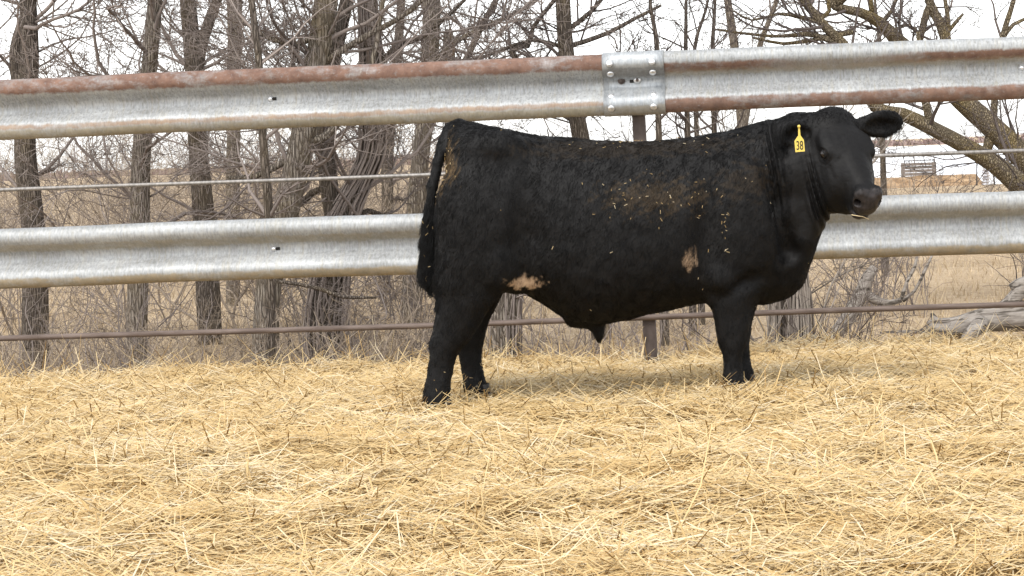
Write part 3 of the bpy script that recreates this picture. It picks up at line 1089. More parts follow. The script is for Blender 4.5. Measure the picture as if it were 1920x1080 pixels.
rail('rail', XL, X_SPL - .02, TOPZ, M_TL, label='top rail with a rust brown crest')
rail('rail', X_SPL + .02, XR, TOPZ, M_TR, label='top rail with white crest and rusty lower edge')
rail('rail', XL, X_SPL - .02, MIDZ, M_ML, label='lower rail of plain galvanised steel')
rail('rail', X_SPL + .02, XR, MIDZ, M_ML, label='lower rail of plain galvanised steel')
SPP = [(d * 1.0 + (.010 if .1 < h < .21 else .0), h) for d, h in PROF]
sp_top = rail('splice_plate', X_SPL - SPW + .01, X_SPL + SPW - .01, TOPZ, M_SP, .0065, n=6)
sp_mid = rail('splice_plate', X_SPL - SPW + .01, X_SPL + SPW - .01, MIDZ, M_SP, .0065, n=6)
# angle clip in the valley of the top splice
m = Mat('bolt_zinc', rough=.35, metallic=.8)
m.color((.72, .73, .74))
M_BOLT = m.m
m = Mat('bolt_hole', rough=.8)
m.color((.02, .018, .016))
M_HOLE = m.m
for zt, full in ((TOPZ, True), (MIDZ, False)):
    for sx in (-1, 1):
        for (d, h, up) in ((.0945, .262, 0.25), (.055, .209, -.75), (.058, .093, .75), (.086, .03, -.5)):
            b = MB()
            # domed button head, axis along the local surface normal
            ax = np.array([0, -math.cos(up), math.sin(up)])
            c0 = np.array([X_SPL + sx * .11 - .01, -d - .004, zt + h])
            b.tube(np.array([c0 - ax * .004, c0 + ax * .003, c0 + ax * .008, c0 + ax * .0105]), [.017, .019, .014, .004], 12)
            b.build('bolt', M_BOLT, fence)
for (sx, r_) in ((.015, .012), (-.068, .012)):
    b = MB()
    c0 = np.array([X_SPL + sx, -.0155, TOPZ + .174])
    b.tube([c0 + [0, .004, 0], c0 + [0, -.002, 0]], [r_ * 1.6, r_ * 1.6], 16)
    o = b.build('washer', M_BOLT if sx > 0 else M_POST, fence)
    b = MB()
    b.tube([c0 + [0, -.002, 0], c0 + [0, -.010, 0]], [r_ * .8, r_ * .7], 6)
    b.build('nut', M_POST, fence, False)
b = MB()
b.box((X_SPL - .014, -.0125, TOPZ + .172), (.010, .0012, .011))
b.build('bolt_slot', M_HOLE, fence, False)
# post bolt slots half way along the rails
for (px, py, zt) in ((502, 193, TOPZ), (1912, 123, TOPZ), (508, 467, MIDZ)):
    x = at(px, py, FY)[0]
    b = MB()
    b.tube([[x - .02, -.006, zt + .155], [x + .02, -.006, zt + .155]], [.008, .008], 8)
    b.build('bolt_slot', M_HOLE, fence)
    b = MB()
    c0 = np.array([x - .012, -.004, zt + .155])
    b.tube([c0, c0 + [0, -.006, 0], c0 + [0, -.012, 0]], [.016, .015, .005], 10)
    b.build('bolt', M_BOLT, fence)


def post(x, top, lean):
    b = MB()
    hw_, dp = .033, .035
    cs = [(-hw_, -dp), (hw_, -dp), (hw_, dp), (-hw_, dp)]
    zz_ = [-.35, top]
    V = [[x + cx + lean * (z - .5), .06 + cy, z] for z in zz_ for cx, cy in cs]
    b.add(V, [[0, 1, 5, 4], [1, 2, 6, 5], [2, 3, 7, 6], [3, 0, 4, 7], [4, 5, 6, 7], [3, 2, 1, 0]])
    b.build('post', M_POST, fence, False)


post(at(1207, 400, FY)[0], 1.60, -.012)
post(at(1207, 400, FY)[0] - 3.81, 1.60, -.005)
post(at(1207, 400, FY)[0] + 3.81, 1.60, .004)
for (px, py, rr, mt, nm) in ((1200, 596, .0155, M_PIPE, 'lower_pipe'), (1200, 311, .0105, M_CABLE, 'upper_pipe')):
    z = at(px, py, FY)[2] + .1
    t = np.linspace(XL, XR, 40)
    b = MB()
    b.tube(np.stack([t, 0 * t + .012, z + .004 * np.sin(t * 1.3)], 1), np.full(40, rr), 12)
    b.build(nm, mt, fence)


# ------------------------------------------------------------------ the bull: one continuous surface from a distance field
BY = 9.0
RES = .0066
gx = np.arange(-1.08, 1.28, RES, dtype=np.float32)
gy = np.arange(-.62, .40, RES, dtype=np.float32)
gzv = np.arange(-.06, 1.36, RES, dtype=np.float32)
FLD = np.full((len(gx), len(gy), len(gzv)), .6, np.float32)


def sl(g, a, b_):
    i0 = max(0, int((a - g[0]) / RES) - 1)
    i1 = min(len(g), int((b_ - g[0]) / RES) + 2)
    return slice(i0, i1)


def smin(a, b_, k):
    h = np.clip(.5 + .5 * (b_ - a) / k, 0, 1)
    return b_ * (1 - h) + a * h - k * h * (1 - h)


def put(fn, lo, hi, k, mode='add'):
    sx, sy, sz = sl(gx, lo[0], hi[0]), sl(gy, lo[1], hi[1]), sl(gzv, lo[2], hi[2])
    X = gx[sx][:, None, None]
    Y = gy[sy][None, :, None]
    Z = gzv[sz][None, None, :]
    d = fn(X, Y, Z).astype(np.float32)
    cur = FLD[sx, sy, sz]
    if mode == 'add':
        FLD[sx, sy, sz] = smin(cur, d, k)
    elif mode == 'cut':
        FLD[sx, sy, sz] = -smin(-cur, d, k)


def W(px, py, yl=0.0):
    p = at(px, py, BY + yl)
    return np.array([p[0], yl, p[2]])


def pch(xk, yk, x):
    """monotone-ish smooth interpolation"""
    xk = np.asarray(xk, float)
    yk = np.asarray(yk, float)
    m_ = np.gradient(yk, xk)
    i = np.clip(np.searchsorted(xk, x) - 1, 0, len(xk) - 2)
    h = xk[i + 1] - xk[i]
    t = np.clip((x - xk[i]) / h, 0, 1)
    return ((1 + 2 * t) * (1 - t) ** 2 * yk[i] + t * (1 - t) ** 2 * h * m_[i] + t * t * (3 - 2 * t) * yk[i + 1] + t * t * (t - 1) * h * m_[i + 1])


# torso and neck: px, top py, bottom py, half width, lateral centre
TOR = [(838, 256, 330, .05, 0), (845, 240, 400, .12, 0), (857, 231, 460, .175, 0), (880, 229, 520, .225, 0), (915, 235, 530, .25, 0), (955, 244, 532, .262, 0), (1000, 252, 562, .27, 0),
       (1050, 257, 594, .282, 0), (1105, 262, 607, .292, 0), (1160, 265, 600, .296, 0), (1210, 266, 589, .295, 0), (1260, 263, 578, .288, 0), (1310, 257, 568, .275, 0),
       (1355, 249, 566, .255, 0), (1400, 239, 570, .232, -.0), (1440, 227, 567, .202, -.01), (1468, 221, 551, .178, -.03), (1490, 219, 527, .155, -.055), (1510, 224, 490, .135, -.085),
       (1530, 235, 440, .115, -.11), (1548, 255, 405, .085, -.13)]
tx = np.array([W(a[0], (a[1] + a[2]) / 2)[0] for a in TOR])
tt_ = np.array([W(a[0], a[1])[2] for a in TOR])
tb_ = np.array([W(a[0], a[2])[2] for a in TOR])
th_ = np.array([a[3] for a in TOR])
tc_ = np.array([a[4] for a in TOR])


def torso(X, Y, Z):
    x = X[:, 0, 0]
    T, B, H, Cc = (pch(tx, k, x)[:, None, None].astype(np.float32) for k in (tt_, tb_, th_, tc_))
    zc, hh = (T + B) * .5, np.maximum((T - B) * .5, .02)
    n = 2.35
    u = (Z - zc) / hh
    # broader in the lower ribs, narrower at the spine
    wv = H * (1 - .10 * np.clip(u, 0, 1) ** 2 + .02 * np.clip(-u, 0, 1))
    q_ = (np.abs((Y - Cc) / wv) ** n + np.abs(u) ** n) ** (1 / n)
    d = (q_ - 1) * np.minimum(wv, hh)
    e = np.maximum(tx[0] - X, X - tx[-1])
    return np.maximum(d, e.astype(np.float32))


put(torso, (-1.05, -.5, .2), (1.0, .4, 1.36), .01)


def loft(rows, k):
    """rows: py, left px, right px, half lateral width, lateral centre"""
    zk, cx, hx, hy, cy = [], [], [], [], []
    for (py, a, b_, hw_, yc) in rows:
        L_, R_ = W(a, py, yc), W(b_, py, yc)
        zk.append((L_[2] + R_[2]) / 2)
        cx.append((L_[0] + R_[0]) / 2)
        hx.append((R_[0] - L_[0]) / 2)
        hy.append(hw_)
        cy.append(yc)
    o = np.argsort(zk)
    zk, cx, hx, hy, cy = (np.array(s_)[o] for s_ in (zk, cx, hx, hy, cy))

    def fn(X, Y, Z):
        z = Z[0, 0, :]
        c, a, h, yc = (pch(zk, s_, z)[None, None, :].astype(np.float32) for s_ in (cx, hx, hy, cy))
        q_ = (np.abs((X - c) / a) ** 2.2 + np.abs((Y - yc) / h) ** 2.2) ** (1 / 2.2)
        d = (q_ - 1) * np.minimum(a, h)
        e = np.maximum(zk[0] - Z, Z - zk[-1])
        return np.maximum(d, e)
    lo = ((cx - hx).min() - .12, (cy - hy).min() - .12, zk[0] - .1)
    hi = ((cx + hx).max() + .12, (cy + hy).max() + .12, zk[-1] + .1)
    put(fn, lo, hi, k)


NH = -.165
loft([(285, 850, 950, .05, -.12), (320, 838, 965, .10, -.135), (360, 823, 978, .122, -.145), (400, 818, 985, .13, -.15), (450, 819, 980, .125, -.158), (500, 818, 966, .112, NH), (530, 816, 950, .1, NH),
      (560, 820, 934, .088, NH), (590, 817, 912, .075, NH), (620, 811, 894, .062, NH), (640, 806, 880, .056, NH), (660, 806, 862, .049, NH), (682, 804, 852, .044, NH), (702, 801, 848, .043, NH), (722, 797, 846, .047, NH),
      (742, 794, 844, .052, NH), (766, 791, 846, .052, NH)], .05)
FH = .165
loft([(300, 850, 950, .06, .12), (360, 836, 970, .12, .145), (430, 828, 975, .125, .155), (500, 830, 965, .11, FH), (540, 836, 948, .095, FH), (575, 842, 930, .08, FH), (610, 846, 914, .066, FH), (640, 852, 907, .058, FH),
      (665, 860, 903, .046, FH), (690, 865, 904, .042, FH), (712, 868, 909, .044, FH), (732, 870, 918, .05, FH), (756, 868, 924, .05, FH)], .05)
NF = -.15
loft([(330, 1350, 1455, .05, -.17), (380, 1335, 1462, .07, -.18), (430, 1328, 1455, .08, -.178), (480, 1326, 1440, .082, -.168), (520, 1327, 1426, .078, -.158), (550, 1330, 1416, .072, NF), (575, 1335, 1410, .066, NF), (600, 1340, 1407, .06, NF),
      (625, 1343, 1403, .056, NF), (645, 1348, 1400, .052, NF), (665, 1355, 1393, .043, NF), (690, 1358, 1391, .040, NF), (708, 1356, 1394, .044, NF), (722, 1354, 1397, .049, NF), (740, 1353, 1400, .05, NF)], .06)
FF = .15
loft([(420, 1340, 1450, .075, .17), (500, 1340, 1436, .075, .16), (550, 1345, 1424, .07, FF), (600, 1352, 1412, .058, FF), (630, 1358, 1407, .053, FF), (655, 1366, 1405, .046, FF), (675, 1372, 1406, .041, FF), (692, 1372, 1411, .044, FF), (706, 1368, 1414, .049, FF), (724, 1367, 1416, .05, FF)], .06)


def ell(c, r, k, axes=None, mode='add'):
    c = np.asarray(c, np.float32)
    A = np.eye(3, dtype=np.float32) if axes is None else np.asarray(axes, np.float32)
    r = np.asarray(r, np.float32)
    R_ = float(r.max()) + .1

    def fn(X, Y, Z):
        x, y_, z = X - c[0], Y - c[1], Z - c[2]
        u = [(A[i, 0] * x + A[i, 1] * y_ + A[i, 2] * z) / r[i] for i in range(3)]
        k0 = np.sqrt(u[0] ** 2 + u[1] ** 2 + u[2] ** 2) + 1e-6
        k1 = np.sqrt((u[0] / r[0]) ** 2 + (u[1] / r[1]) ** 2 + (u[2] / r[2]) ** 2) + 1e-6
        return k0 * (k0 - 1) / k1
    put(fn, c - R_, c + R_, k, mode)


def cone(a, b_, ra, rb, k, mode='add'):
    a, b_ = np.asarray(a, np.float32), np.asarray(b_, np.float32)
    R_ = max(ra, rb) + .08
    ab = b_ - a
    L2_ = float(ab @ ab)

    def fn(X, Y, Z):
        t = np.clip(((X - a[0]) * ab[0] + (Y - a[1]) * ab[1] + (Z - a[2]) * ab[2]) / L2_, 0, 1)
        return np.sqrt((X - a[0] - t * ab[0]) ** 2 + (Y - a[1] - t * ab[1]) ** 2 + (Z - a[2] - t * ab[2]) ** 2) - (ra + (rb - ra) * t)
    put(fn, np.minimum(a, b_) - R_, np.maximum(a, b_) + R_, k, mode)


def chain(pts, k):
    for (p, r1), (q_, r2) in zip(pts[:-1], pts[1:]):
        cone(p, q_, r1, r2, k)


# muscle masses
ell(W(1385, 400, -.185), (.17, .065, .22), .06)
ell(W(1385, 400, .185), (.17, .065, .22), .06)
ell(W(898, 400, -.18), (.145, .085, .2), .06)
ell(W(898, 400, .18), (.145, .085, .2), .06)
ell(W(925, 275, -.15), (.12, .08, .06), .09)
ell(W(925, 275, .15), (.12, .08, .06), .09)
ell(W(1462, 512, -.02), (.085, .10, .09), .06)       # brisket
ell(W(1490, 470, -.05), (.045, .05, .13), .05)       # dewlap
ell(W(990, 455, -.30), (.07, .04, .09), .05, mode='cut')   # flank hollow
ell(W(1318, 470, -.325), (.05, .03, .11), .05, mode='cut')  # behind the shoulder
cone(W(1338, 310, -.29), W(1312, 530, -.285), .036, .03, .07, 'cut')     # shoulder blade edge
cone(W(990, 320, -.30), W(978, 500, -.29), .034, .034, .07, 'cut')       # front of the thigh
cone(W(1440, 290, -.235), W(1478, 470, -.175), .03, .03, .06, 'cut')     # neck meets shoulder
cone(W(1345, 545, -.235), W(1425, 520, -.22), .02, .02, .05, 'cut')      # above the elbow
ell(W(1352, 520, -.205), (.05, .05, .06), .05)                           # elbow
ell(W(935, 500, -.215), (.07, .05, .09), .05)                            # stifle
# flank fold
ell(W(968, 528, -.14), (.06, .06, .05), .05)
# sheath
chain([(W(1080, 592), .05), (W(1112, 600), .034), (W(1121, 616), .021), (W(1123, 630), .013), (W(1124, 640), .007)], .03)
# tail
chain([(W(862, 240, 0), .042), (W(846, 245, -.02), .037), (W(833, 268, -.06), .029), (W(821, 305, -.10), .024), (W(811, 350, -.12), .022), (W(807, 405, -.12), .024), (W(806, 455, -.10), .036), (W(806, 500, -.08), .040), (W(808, 525, -.08), .030), (W(809, 546, -.08), .010)], .008)
# neck into head
HO = at(1567, 213, 8.86) - np.array([0, BY, 0])
yaw, dn = math.radians(69), math.radians(47)
hv = np.array([math.cos(yaw), -math.sin(yaw), 0])
hd = hv * math.cos(dn) + np.array([0, 0, -math.sin(dn)])     # poll -> muzzle
hu = hv * math.sin(dn) + np.array([0, 0, math.cos(dn)])      # out of the face
hl = np.array([math.sin(yaw), math.cos(yaw), 0])             # to the bull's left (far side)
AX = np.array([hd, hl, hu])


def H(t, l_, u_):
    return HO + hd * t + hl * l_ + hu * u_


chain([(W(1430, 330, -.03), .15), (W(1490, 320, -.08), .14), (H(.10, -.0, -.16), .115)], .05)
chain([(W(1452, 420, -.05), .115), (W(1492, 388, -.09), .095), (H(.16, 0, -.22), .085)], .05)
# head loft: t, half width, top, bottom
HD = np.array([(-.07, .035, -.05, -.12), (-.04, .06, -.02, -.17), (0, .090, -.008, -.20), (.05, .108, .004, -.235), (.10, .114, .011, -.26), (.16, .115, .012, -.285), (.22, .105, .008, -.305), (.28, .092, .003, -.295),
               (.33, .080, -.002, -.245), (.38, .062, -.010, -.205), (.42, .053, -.012, -.178), (.45, .053, -.014, -.162), (.47, .051, -.024, -.15), (.487, .040, -.045, -.135), (.496, .028, -.065, -.11)])


def headf(X, Y, Z):
    x, y_, z = X - np.float32(HO[0]), Y - np.float32(HO[1]), Z - np.float32(HO[2])
    t = hd[0] * x + hd[1] * y_ + hd[2] * z
    l_ = hl[0] * x + hl[1] * y_ + hl[2] * z
    u_ = hu[0] * x + hu[1] * y_ + hu[2] * z
    tf = t.ravel()
    w_, T, B = (pch(HD[:, 0], HD[:, i], tf).reshape(t.shape).astype(np.float32) for i in (1, 2, 3))
    uc, hh = (T + B) * .5, (T - B) * .5
    q_u = (u_ - uc) / hh
    wv = w_ * (1 - .28 * np.clip(-q_u, 0, 1) ** 1.3)
    n = 2.5
    q_ = (np.abs(l_ / wv) ** n + np.abs(q_u) ** n) ** (1 / n)
    d = (q_ - 1) * np.minimum(wv, hh)
    return np.maximum(d, np.maximum(HD[0, 0] - t, t - HD[-1, 0]))


cs = [H(t, l_, u_) for t in (-.1, .53) for l_ in (-.15, .15) for u_ in (-.31, .05)]
put(headf, np.min(cs, 0) - .05, np.max(cs, 0) + .05, .035)
ell(H(.004, .012, -.020), (.045, .062, .03), .05, AX)
chain([(W(1498, 252, -.08), .078), (H(.03, -.045, -.085), .082)], .05)                       # poll tuft
for s in (-1, 1):
    ell(H(.165, s * .094, -.024), (.055, .03, .020), .05, AX)              # brow
    ell(H(.20, s * .128, -.045), (.028, .016, .018), .012, AX, 'cut')     # eye socket
    ell(H(.25, s * .075, -.17), (.10, .045, .11), .05, AX)                 # cheek
    ell(H(.44, s * .038, -.032), (.032, .028, .032), .02, AX)             # nostril wing
    ell(H(.462, s * .054, -.062), (.026, .017, .022), .010, AX)             # nostril rim
ell(H(.452, 0, -.072), (.038, .045, .05), .02, AX)                        # nose pad
ell(H(.435, 0, -.150), (.045, .046, .024), .02, AX)                      # chin and lower lip
ell(H(.49, 0, -.128), (.06, .075, .008), .006, AX, 'cut')                 # mouth line
chain([(H(.20, 0, -.24), .085), (H(.32, 0, -.20), .06)], .04)                  # jaw and jowl
chain([(W(1492, 390, -.09), .085), (H(.15, 0, -.27), .08), (H(.24, 0, -.255), .07)], .04)
for s in (-1, 1):
    cone(H(.478, s * .060, -.058), H(.445, s * .036, -.060), .017, .013, .006, 'cut')   # nostril
# ears
def ear(base, d, nrm, L_, wd):
    d = np.asarray(d, float) / np.linalg.norm(d)
    nrm = np.asarray(nrm, float)
    nrm -= d * (nrm @ d)
    nrm /= np.linalg.norm(nrm)
    side = np.cross(nrm, d)
    A = np.array([d, side, nrm])
    cone(base, base + d * L_ * .35, .032, .034, .02)
    ell(base + d * L_ * .56, (L_ * .5, wd, .026), .02, A)
    ell(base + d * L_ * .60 + nrm * .028, (L_ * .40, wd * .66, .026), .012, A, 'cut')
    return base + d * L_


EAR_N = ear(H(.03, -.095, -.07), (-.86, -.40, -.10), (.22, -.95, -.15), .165, .060)
EAR_F = ear(H(.035, .10, -.05), (.97, .04, .06), (.08, -1, -.2), .20, .060)

# folds of loose skin on the neck, ripples of muscle
Xg, Yg, Zg = gx[:, None, None], gy[None, :, None], gzv[None, None, :]
nc = W(1585, 300, -.2)
sx, sz = sl(gx, .45, .95), sl(gzv, .62, 1.25)
xx_ = gx[sx][:, None, None]
zz_ = gzv[sz][None, None, :]
ph = np.sqrt((xx_ - nc[0]) ** 2 + (.55 * (zz_ - nc[2])) ** 2) + .02 * np.sin(zz_ * 9)
msk = smooth(.13, .17, ph) * (1 - smooth(.30, .40, ph)) * smooth(.66, .78, zz_) * (1 - smooth(1.08, 1.2, zz_))
FLD[sx, :, sz] += (msk * .0125 * np.sin(ph * 150 + 5 * np.sin(ph * 37)) * (.55 + .45 * np.sin(zz_ * 11 + ph * 30))).astype(np.float32)


def surface_nets(F, org, res):
    S = F < 0
    c = S[:-1, :-1, :-1].astype(np.int8)
    tot = c.copy()
    for dx in (0, 1):
        for dy in (0, 1):
            for dz in (0, 1):
                if dx + dy + dz:
                    tot += S[dx:S.shape[0] - 1 + dx, dy:S.shape[1] - 1 + dy, dz:S.shape[2] - 1 + dz]
    act = (tot > 0) & (tot < 8)
    I = np.argwhere(act)
    idx = np.full(act.shape, -1, np.int32)
    idx[act] = np.arange(len(I))
    corners = [(dx, dy, dz) for dx in (0, 1) for dy in (0, 1) for dz in (0, 1)]
    val = {cn: F[I[:, 0] + cn[0], I[:, 1] + cn[1], I[:, 2] + cn[2]] for cn in corners}
    acc = np.zeros((len(I), 3))
    cnt = np.zeros(len(I))
    for a in corners:
        for ax in range(3):
            if a[ax] == 0:
                b_ = list(a)
                b_[ax] = 1
                b_ = tuple(b_)
                va, vb = val[a], val[b_]
                cr = (va < 0) != (vb < 0)
                t = np.where(cr, va / np.where(cr, va - vb, 1), 0)
                pt = np.tile(np.array(a, float), (len(I), 1))
                pt[:, ax] = t
                acc[cr] += pt[cr]
                cnt[cr] += 1
    V = (I + acc / cnt[:, None]) * res + org
    Q = []
    for ax in range(3):
        o1, o2 = [(1, 2), (2, 0), (0, 1)][ax]
        sa = [slice(None)] * 3
        sb = [slice(None)] * 3
        sa[ax] = slice(0, -1)
        sb[ax] = slice(1, None)
        A, B = S[tuple(sa)], S[tuple(sb)]
        E = np.argwhere(A != B)
        ok = (E[:, o1] > 0) & (E[:, o2] > 0) & (E[:, o1] < act.shape[o1]) & (E[:, o2] < act.shape[o2])
        E = E[ok]
        fl_ = S[E[:, 0], E[:, 1], E[:, 2]]

        def cell(d1, d2):
            K = E.copy()
            K[:, o1] += d1
            K[:, o2] += d2
            return idx[K[:, 0], K[:, 1], K[:, 2]]
        q_ = np.stack([cell(-1, -1), cell(0, -1), cell(0, 0), cell(-1, 0)], 1)
        q_[~fl_] = q_[~fl_][:, ::-1]
        Q.append(q_)
    return V, np.vstack(Q)


BV, BQ = surface_nets(FLD, np.array([gx[0], gy[0], gzv[0]]), RES)
del FLD
# keep the largest connected piece only, then relax
nV = len(BV)
lab = np.arange(nV)
ed = np.vstack([BQ[:, [0, 1]], BQ[:, [1, 2]], BQ[:, [2, 3]], BQ[:, [3, 0]]])
for _ in range(2000):
    m_ = np.minimum(lab[ed[:, 0]], lab[ed[:, 1]])
    new = lab.copy()
    np.minimum.at(new, ed[:, 0], m_)
    np.minimum.at(new, ed[:, 1], m_)
    new = new[new]
    if (new == lab).all():
        break
    lab = new
big_ = np.bincount(lab).argmax()
kv = lab == big_
mp_ = np.cumsum(kv) - 1
BQ = mp_[BQ[kv[BQ[:, 0]]]]
BV = BV[kv]
nV = len(BV)
ed = np.vstack([BQ[:, [0, 1]], BQ[:, [1, 2]], BQ[:, [2, 3]], BQ[:, [3, 0]]])
deg = np.bincount(ed[:, 0], minlength=nV) + np.bincount(ed[:, 1], minlength=nV)
for it in range(4):
    acc = np.zeros((nV, 3))
    for k in range(3):
        acc[:, k] = np.bincount(ed[:, 0], BV[ed[:, 1], k], nV) + np.bincount(ed[:, 1], BV[ed[:, 0], k], nV)
    BV = BV + (acc / deg[:, None] - BV) * (.5 if it % 2 == 0 else .35)


def vnormals(V, Q):
    n = np.cross(V[Q[:, 2]] - V[Q[:, 0]], V[Q[:, 3]] - V[Q[:, 1]])
    out = np.zeros_like(V)
    for k in range(4):
        for a in range(3):
            out[:, a] += np.bincount(Q[:, k], n[:, a], len(V))
    return out / (np.linalg.norm(out, axis=1)[:, None] + 1e-12)


BN = vnormals(BV, BQ)
if np.mean(np.einsum('ij,ij->i', BN, BV - BV.mean(0))) < 0:
    BQ = BQ[:, ::-1]
    BN = -BN
# lumps of coat and muscle
hed = (BV - HO) @ hd
hdl = (BV - HO) @ hl
hdu = (BV - HO) @ hu
is_head = smooth(.02, .10, hed) * (np.abs(hdl) < .22) * (hdu > -.36) * (hdu < .1)
BV = BV + BN * ((.004 * snoise(BV, .22, 41) + .0008 * snoise(BV, .05, 42, 2)) * (1 - .75 * is_head) + .0012 * is_head * snoise(BV, .03, 46, 2))[:, None]
for s in (-1, 1):
    re_ = np.hypot(hed - .198, hdu + .045)
    gr = np.exp(-((re_ - .036) / .016) ** 2) * np.cos((re_ - .034) * 2 * math.pi / .0175) * (hdl * s > .03)
    BV = BV + BN * (.0028 * gr * (.5 + .5 * np.clip((hed - .198) / .03 + .4, -1, 1)))[:, None]
    # furrow from the eye towards the nose
    tt2 = (hed - .22) / .14
    ln_ = np.abs(hdu + .055 + .03 * tt2) / .011
    BV = BV - BN * (.0035 * np.exp(-ln_ ** 2) * smooth(0, .25, tt2) * (1 - smooth(.6, 1, tt2)) * (hdl * s > .03))[:, None]
nosz = smooth(.43, .45, hed) * (np.abs(hdl) < .09)
BV = BV + BN * (.0012 * nosz * snoise(BV, .012, 45, 2))[:, None]
BN = vnormals(BV, BQ)


def blob(c, r, ns=.3, seed=0, sc_=.03):
    d = np.linalg.norm((BV - c) / r, axis=1)
    return 1 - smooth(.62, 1.12, d + ns * snoise(BV, sc_, seed))


a_skin = np.maximum(blob(W(983, 529, -.17), (.083, .2, .032), .6, 51), np.minimum(blob(W(1294, 487, -.28), (.03, .12, .055), .45, 52) , 1 - smooth(.0, .02, BV[:, 0] - W(1308, 480, -.28)[0] + .5 * (BV[:, 2] - W(1308, 480, -.28)[2]))) * .8)
a_muz = smooth(.435, .455, hed + .02 * snoise(BV, .03, 53)) * (hdu > -.16) * (np.abs(hdl) < .1)
a_muz = np.maximum(a_muz, blob(H(.195, -.118, -.045), (.03, .03, .026), .1, 54))
a_muz = np.maximum(a_muz, blob(H(.195, .118, -.045), (.03, .03, .026), .1, 54))
tailp = dense_path([W(850, 240, -.01), W(833, 268, -.06), W(821, 305, -.10), W(811, 350, -.12), W(807, 405, -.12), W(806, 455, -.10)], .012)
tail_d = np.full(nV, 9.0)
near_t = BV[:, 0] < W(885, 300)[0]
for p_ in tailp:
    tail_d[near_t] = np.minimum(tail_d[near_t], np.linalg.norm(BV[near_t] - p_, axis=1))
a_dust_sheen = np.maximum.reduce([blob(W(848, 325, -.08), (.085, .16, .15), .55, 55) * .95 * smooth(.028, .042, tail_d), blob(W(1230, 370, -.26), (.2, .1, .07), 1.1, 56) * .3, blob(W(1180, 275, -.1), (.5, .3, .05), .7, 57) * .12,
                            blob(W(1405, 340, -.25), (.10, .1, .07), 1.2, 58) * .15])  # rump and ribs are dusty; the shoulder patch paints a soft sheen

m = Mat('bull_hide', rough=.5, spec=.22)
coat_c = m.ramp(m.noise(m.coord(), 14, 4), [(.3, (.0022, .002, .0021)), (.7, (.004, .0036, .0035))])
c = m.mix(m.attr('dust_sheen'), coat_c, (.085, .055, .025))
skin = m.ramp(m.noise(m.coord(), 40, 4), [(.3, (.24, .16, .1)), (.65, (.42, .3, .2))])
c = m.mix(m.attr('skin'), c, skin)
c = m.mix(m.attr('muzzle'), c, m.ramp(m.noise(m.coord(), 70, 4), [(.35, (.014, .012, .012)), (.7, (.036, .030, .029))]))
m.color(c)
m.l(m.math('SUBTRACT', .62, m.math('MULTIPLY', m.attr('muzzle'), .22)), m.b.inputs['Roughness'])
m.bump(m.noise(m.coord(), 130, 3), .35, .004)
M_HIDE = m.m

bull = empty('bull', (0, BY, 0), 0, 'black bull with a yellow ear tag standing on the straw, looking towards us', 'bull')
b = MB()
b.add(BV, BQ)
body = b.build('body', M_HIDE, bull)
for nm, arr in (('skin', a_skin), ('muzzle', a_muz), ('dust_sheen', a_dust_sheen)):
    at_ = body.data.attributes.new(nm, 'FLOAT', 'POINT')
    at_.data.foreach_set('value', arr.astype(np.float32))

# coat: short hair following the body
m = Mat('bull_coat', rough=.42, spec=.2)
hi_ = m.n('ShaderNodeHairInfo')
m.color(m.mix(m.attr('dust_sheen'), m.ramp(hi_.outputs['Random'], [(0, (.0012, .0011, .0012)), (.8, (.0024, .0021, .0021)), (1, (.006, .0046, .0038))]), (.11, .07, .03)))
M_COAT = m.m


def sample_surface(N, wgt, seed):
    r = np.random.default_rng(seed)
    a, b_, c_, d_ = (BV[BQ[:, k]] for k in range(4))
    ar = np.linalg.norm(np.cross(c_ - a, d_ - b_), axis=1) * wgt[BQ].mean(1)
    k = r.choice(len(BQ), N, p=ar / ar.sum())
    u, v_ = r.random(N)[:, None], r.random(N)[:, None]
    P = (a[k] * (1 - u) + b_[k] * u) * (1 - v_) + (d_[k] * (1 - u) + c_[k] * u) * v_
    nn = BN[BQ[k, 0]]
    return P, nn, BQ[k, 0]


near_w = np.where(BN[:, 1] > .35, .35, 1.0)
wg = (1 - np.clip(a_skin * .93, 0, 1)) * (1 - np.clip(a_muz * 1.5, 0, 1)) * near_w
NH_ = 230000
P, Nn, vi = sample_surface(NH_, wg, 61)
zt_ = P[:, 2]
leg = 1 - smooth(.42, .55, zt_)
hh_ = is_head[vi]
earz = np.maximum(1 - smooth(.05, .13, np.linalg.norm(P - EAR_F + np.array([.06, 0, 0.01]), axis=1)), 1 - smooth(.05, .12, np.linalg.norm(P - EAR_N, axis=1)))
tail = (1 - smooth(W(822, 420)[0], W(832, 420)[0], P[:, 0])) * (P[:, 2] > .42) * (P[:, 2] < .88)
flow = np.zeros((NH_, 3))
flow += np.array([-.45, 0, -1.0])
flow[:, 0] *= (1 - .7 * leg)
flow += np.stack([snoise(P, .16, 62) * .5, snoise(P, .2, 63) * .3, snoise(P, .14, 64) * .4], 1)
flow = flow * (1 - hh_)[:, None] + hd[None] * hh_[:, None] * 1.2
flow += np.outer(earz, np.array([.4, -.2, -.2]))
flow += np.stack([snoise(P, .05, 72), snoise(P, .05, 73), snoise(P, .05, 74)], 1) * .32 + rng.normal(size=(NH_, 3)) * .10
flow -= Nn * np.einsum('ij,ij->i', flow, Nn)[:, None]
flow /= np.linalg.norm(flow, axis=1)[:, None] + 1e-9
Lh = .021 * (1 - .62 * hh_) * rng.uniform(.6, 1.3, NH_) * (1 - .25 * leg) + .006 * earz + .03 * tail
Lh *= 1 + .35 * snoise(P, .06, 65)
lift = .17 + .10 * earz + .08 * leg + .10 * rng.normal(size=NH_) + .12 * np.clip(snoise(P, .09, 69), 0, 1)
lift = np.clip(lift, .05, .9)[:, None]
p0 = P - Nn * .002
p1 = p0 + (Nn * lift * 1.2 + flow * .55) * (Lh * .36)[:, None]
